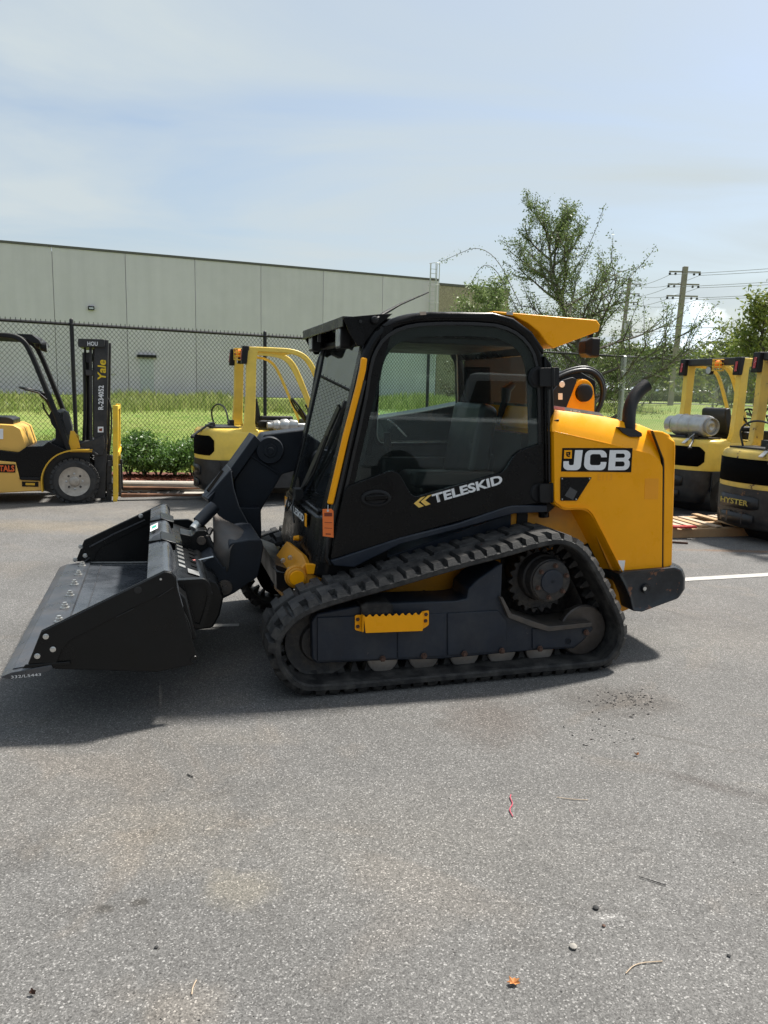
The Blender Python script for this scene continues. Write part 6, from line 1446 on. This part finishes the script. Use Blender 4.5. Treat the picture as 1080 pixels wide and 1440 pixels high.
# ================================================================ UTILITY POLES AND WIRES
CP_ = mat("weathered_pole", (.27, .235, .205), .9, var=.2, vs=3, bump=.3, bs=20); WIRE_ = mat("power_cable", (.16, .17, .18), .6, var=.1)
def pole(u, vt, Y, ub_, vb, label, rad_=.2, tiers=(), aged=False):
    top = at_depth(u, vt, Y); base = at_depth(ub_, vb, Y); z0 = gz(base.x, base.y)
    d = (base-top); base = top+d*((top.z-z0)/(top.z-base.z)) if top.z != base.z else base
    r_ = empty('utility_pole', (base.x, base.y, z0), 0); tag(r_, label, 'utility pole', 'utility poles right of the young oak')
    tt = top-Vector((base.x, base.y, z0)); b = MB(); b.beam((0, 0, -.3), tt, rad_*2, rad_*2, up=(0, 1, 0)); b.build('shaft', CP_, r_, bev=.03)
    out = []
    for h in tiers:
        c_ = tt*((tt.z-h)/tt.z); ar = []
        b = MB(); b.beam(c_+Vector((-1.1, 0, -.05)), c_+Vector((1.1, .0, -.05)), .09, .09)
        ca = b.build('crossarm', CP_, r_)
        for sg in (-1, -.62, .62, 1):
            q_ = c_+Vector((sg*1.05, 0, -.12)); b = MB(); b.lathe(q_, [(-.16, .05), (-.10, .10), (-.08, .05), (-.04, .10), (0, .04)], 8, 'z'); b.build('insulator', KM_, ca)
            ar.append(q_+Vector((0, 0, -.15))+Vector((base.x, base.y, z0)))
        out.append(ar)
    return r_, out, Vector((base.x, base.y, z0))+tt
rA, wA, tA = pole(964, 375, 56, 941, 580, 'tall grey leaning utility pole with three pairs of insulator arms', .165, (.3, 1.15, 1.95))
rB, wB, tB = pole(886, 391, 76, 866, 545, 'farther utility pole with a grey transformer, partly hidden by the young oak', .16, (.5, 1.4, 2.2))
b = MB(); tl = Vector(tB)-Vector(rB.location); c_ = tl*((tl.z-4.6)/tl.z); b.lathe((c_.x+.35, c_.y-.1, c_.z-1.0), [(0, .1), (0, .42), (1.6, .42), (1.65, .3), (1.7, .05)], 18, 'z'); b.build('transformer', ALU_, rB)
p = at_depth(1012, 486, 90); q_ = at_depth(1009, 545, 90); r_ = empty('utility_pole', (q_.x, q_.y, gz(q_.x, q_.y)), 0); tag(r_, 'small distant utility pole left of the light green tree', 'utility pole', 'utility poles right of the young oak'); b = MB(); b.beam((0, 0, 0), p-Vector(r_.location), .3, .3); b.build('shaft', CP_, r_)
def cable(p0_, p1_, sag, r_=.016):
    n = 14; b = MB(); b.tube([p0_.lerp(p1_, k/n)-Vector((0, 0, sag*4*(k/n)*(1-k/n))) for k in range(n+1)], r_, 4); return b
ext = Vector((21, -17, .4))
cab_b = MB()
for ti in range(3):
    for k in (0, 3):
        for (a_, c_) in ((wB[ti][k], wA[ti][k]), (wA[ti][k], wA[ti][k]+ext+Vector((0, 0, .3)))):
            b = cable(a_, c_, .35); cab_b.add(b.v, b.f)
        a_ = wB[ti][k]; b = cable(a_, a_-ext*1.2, .35); cab_b.add(b.v, b.f)
tag(cab_b.build('power_lines', WIRE_), 'bundle of power lines strung between the utility poles at the right', 'power lines')
cb2 = MB()
for h in (4.2, 6.0):
    a_ = tA-Vector((0, 0, h)); c_ = tB-Vector((0, 0, h+.2)); b = cable(c_, a_, .4, .02); cb2.add(b.v, b.f); b = cable(a_, a_+ext+Vector((0, 0, .5)), .4, .02); cb2.add(b.v, b.f)
b = cable(tA-Vector((.1, 0, 3.2)), Vector(rA.location)+Vector((-2.4, .5, 0)), 0, .012); cb2.add(b.v, b.f)
tag(cb2.build('telephone_cables', WIRE_), 'lower thick cables and guy wire on the leaning utility pole', 'cables')

# ================================================================ STORM DRAIN AND LITTER
g_ = ground(168, 703); dr_ = empty('storm_drain', (g_[0], g_[1], .0), rad(8)); tag(dr_, 'iron storm drain grate between the forks of the left forklift', 'drain grate')
g2 = ground(205, 697)
dr_.location = (g2[0]-.55, g2[1]-.16, 0)
b = MB(); b.box((0, 0, .004), (1.05, .62, .008)); b.build('drain_pit', HOSE_, dr_)
b = MB()
for k in range(8): b.box((.0+k*.14, 0, .009), (.03+k*.14, .62, .02))
for k in range(3): b.box((0, k*.30, .009), (1.02, k*.30+.03, .021))
b.build('grate', FORKD_, dr_)
b = MB(); b.box((1.08, .0, .004), (1.5, .6, .012)); b.build('concrete_apron', CONC_, dr_)
def litter(name, u, v, label, cat, m, fn):
    g_ = ground(u, v); b = MB(); fn(b); o = b.build(name, m, None); o.location = (g_[0], g_[1], .001); tag(o, label, cat); return o
LEAF_ = mat("dry_leaf", (.55, .24, .08), .7, var=.2, vs=60)
def leafshape(s_):
    def fn(b):
        rr = random.Random(int(s_*1000)); n = 14; lo_ = [(math.cos(2*PI*k/n)*s_*(1 if k % 2 else .62), math.sin(2*PI*k/n)*s_*.6*(1 if k % 2 else .7), .006+rr.uniform(0, .014)) for k in range(n)]
        b.add([(0, 0, .004)]+lo_, [(0, k+1, (k+1) % n+1) for k in range(n)])
        b.add([(0, 0, .0025)]+[(x, y, z-.0015) for x, y, z in lo_], [(0, (k+1) % n+1, k+1) for k in range(n)])
    return fn
litter('dry_leaf', 722, 1385, 'largest curled orange leaf, on the bottom foreground asphalt', 'leaf', LEAF_, leafshape(.019))
litter('dry_leaf', 895, 1063, 'tiny orange leaf on the asphalt right of the track scuffs', 'leaf', LEAF_, leafshape(.012))
litter('dry_leaf', 46, 1400, 'tiny reddish leaf at the lower left edge', 'leaf', MATS["rusty_bolt"], leafshape(.010))
def stick(pts, r_): return lambda b: b.tube(smooth([Vector(p) for p in pts], 2, False), r_, 6)
RS_ = mat("red_cord", (.45, .06, .10), .7)
litter('red_string', 716, 1132, 'wavy red string on the asphalt in front of the track', 'string', RS_, stick([(0, -.09, .004), (-.008, -.04, .004), (.016, 0, .004), (.01, .05, .004), (.018, .07, .004)], .0022))
litter('twig', 914, 1240, 'straight dark twig on the asphalt at the right', 'twig', HOSE_, stick([(-.03, .020, .003), (0, .006, .003), (.045, -.022, .003)], .0017))
litter('twig', 267, 1092, 'short curved dark twig on the asphalt below the bucket shadow', 'twig', HOSE_, stick([(-.013, .012, .003), (0, 0, .003), (.014, -.009, .003)], .0022))
litter('dry_stalk', 905, 1360, 'long pale curved grass stalk on the asphalt at lower right', 'stalk', PALE_, stick([(-.06, -.03, .003), (-.02, .01, .003), (.06, .02, .003)], .0016))
litter('dry_stalk', 273, 1390, 'short pale grass stalk on the asphalt at lower left', 'stalk', PALE_, stick([(0, -.025, .003), (-.004, 0, .003), (.0, .025, .003)], .0018))
litter('dry_stalk', 805, 1125, 'long pale stalk in the middle of the asphalt', 'stalk', PALE_, stick([(-.06, .012, .003), (0, -.002, .003), (.06, -.004, .003)], .0015))
ST_ = mat("grey_pebble", (.30, .28, .25), .8, var=.3, vs=30); ST2_ = mat("dark_pebble", (.03, .03, .03), .8, var=.3, vs=30)
def peb(r_, k=1.5): return lambda b: b.lathe((0, 0, 0), [(0, r_*.3), (r_*.15, r_*.9), (r_*.5, r_), (r_*.85, r_*.6), (r_*.95, .001)], 9, 'z')
for (u, v, r_, m, lab) in ((838, 1278, .010, ST2_, 'dark pebble beside the white scuff'), (806, 1333, .012, ST_, 'tan pebble on the lower right asphalt'), (220, 1333, .006, ST2_, 'small black chip at lower left'), (1025, 1345, .006, ST2_, 'small black chip at the lower right edge'), (849, 1303, .006, MATS["rusty_bolt"], 'small brown chip below the white scuff')):
    litter('pebble', u, v, lab, 'pebble', m, peb(r_))
v = []; f = []; rr = random.Random(5)
for i in range(240):
    if i < 110: u_, vv_ = rr.gauss(885, 26), rr.gauss(985, 9)
    elif i < 150: u_, vv_ = rr.gauss(860, 40), rr.gauss(1030, 18)
    else: u_, vv_ = rr.uniform(0, 1080), rr.uniform(960, 1440)
    g_ = ground(u_, vv_); s_ = rr.uniform(.003, .009) if i < 150 else rr.uniform(.0015, .004); k = len(v); x, y = g_
    for q_ in range(4): v.append((x+rr.uniform(-1, 1)*s_*1.5, y+rr.uniform(-1, 1)*s_, .0005+(s_*.8 if q_ == 3 else 0)))
    f += [(k, k+1, k+3), (k+1, k+2, k+3), (k+2, k, k+3)]
tag(raw('dirt_crumbs', v, f, ST2_), kind='stuff')

# ================================================================ BEHIND THE CAMERA (mirrored pickup, and a building added to dim the cab glass)
VW_ = mat("darkened_yard_wall", (.09, .088, .085), .85, var=.08)  # unseen building added here, its wall darkened to weaken the glass reflection
yb_ = empty('added_yard_building', (-45, -34, 0), 0); tag(yb_, 'long low dark building added across the yard, dimming the reflection in the cab glass', 'building')
b = MB(); b.box((0, -14, 0), (100, 0, 9)); b.build('wall', VW_, yb_)
for k in range(9): b = MB(); b.box((6+k*10, .01, 0), (10+k*10, .06, 4.2)); b.build('shutter', KM_, yb_)
tr_ = empty('pickup_truck', (6.6, -1.9, 0), rad(38)); tag(tr_, 'white pickup truck parked beside the photographer, mirrored in the cab door glass', 'pickup truck')
WP_ = mat("white_car_paint", (.70, .70, .69), .25, var=.03, coat=.4)
b = MB(); b.prism(rnd([(-2.8, .45), (2.75, .45), (2.85, .8), (2.8, 1.08), (1.55, 1.2), (-.9, 1.22), (-.95, 1.22), (-2.8, 1.22)], .08), 0, 1.95); b.build('body', WP_, tr_, bev=.05)
b = MB(); b.prism(rnd([(1.5, 1.18), (.75, 1.84), (-.85, 1.88), (-1.05, 1.2)], .12), .12, 1.83); b.build('cabin', WP_, tr_, bev=.06)
b = MB(); b.prism([(1.18, 1.24), (.66, 1.74), (.05, 1.76), (.05, 1.24)], .11, 1.84); b.build('window', HOSE_, tr_); b = MB(); b.prism([(-.05, 1.24), (-.05, 1.76), (-.75, 1.76), (-.9, 1.24)], .11, 1.84); b.build('window', HOSE_, tr_)
for x_ in (-1.85, 1.8):
    for y_ in (-.02, 1.72): b = MB(); b.lathe((x_, y_, .4), [(0, .2), (0, .38), (.03, .4), (.22, .4), (.25, .2)], 28); b.build('wheel', RUBT_, tr_)
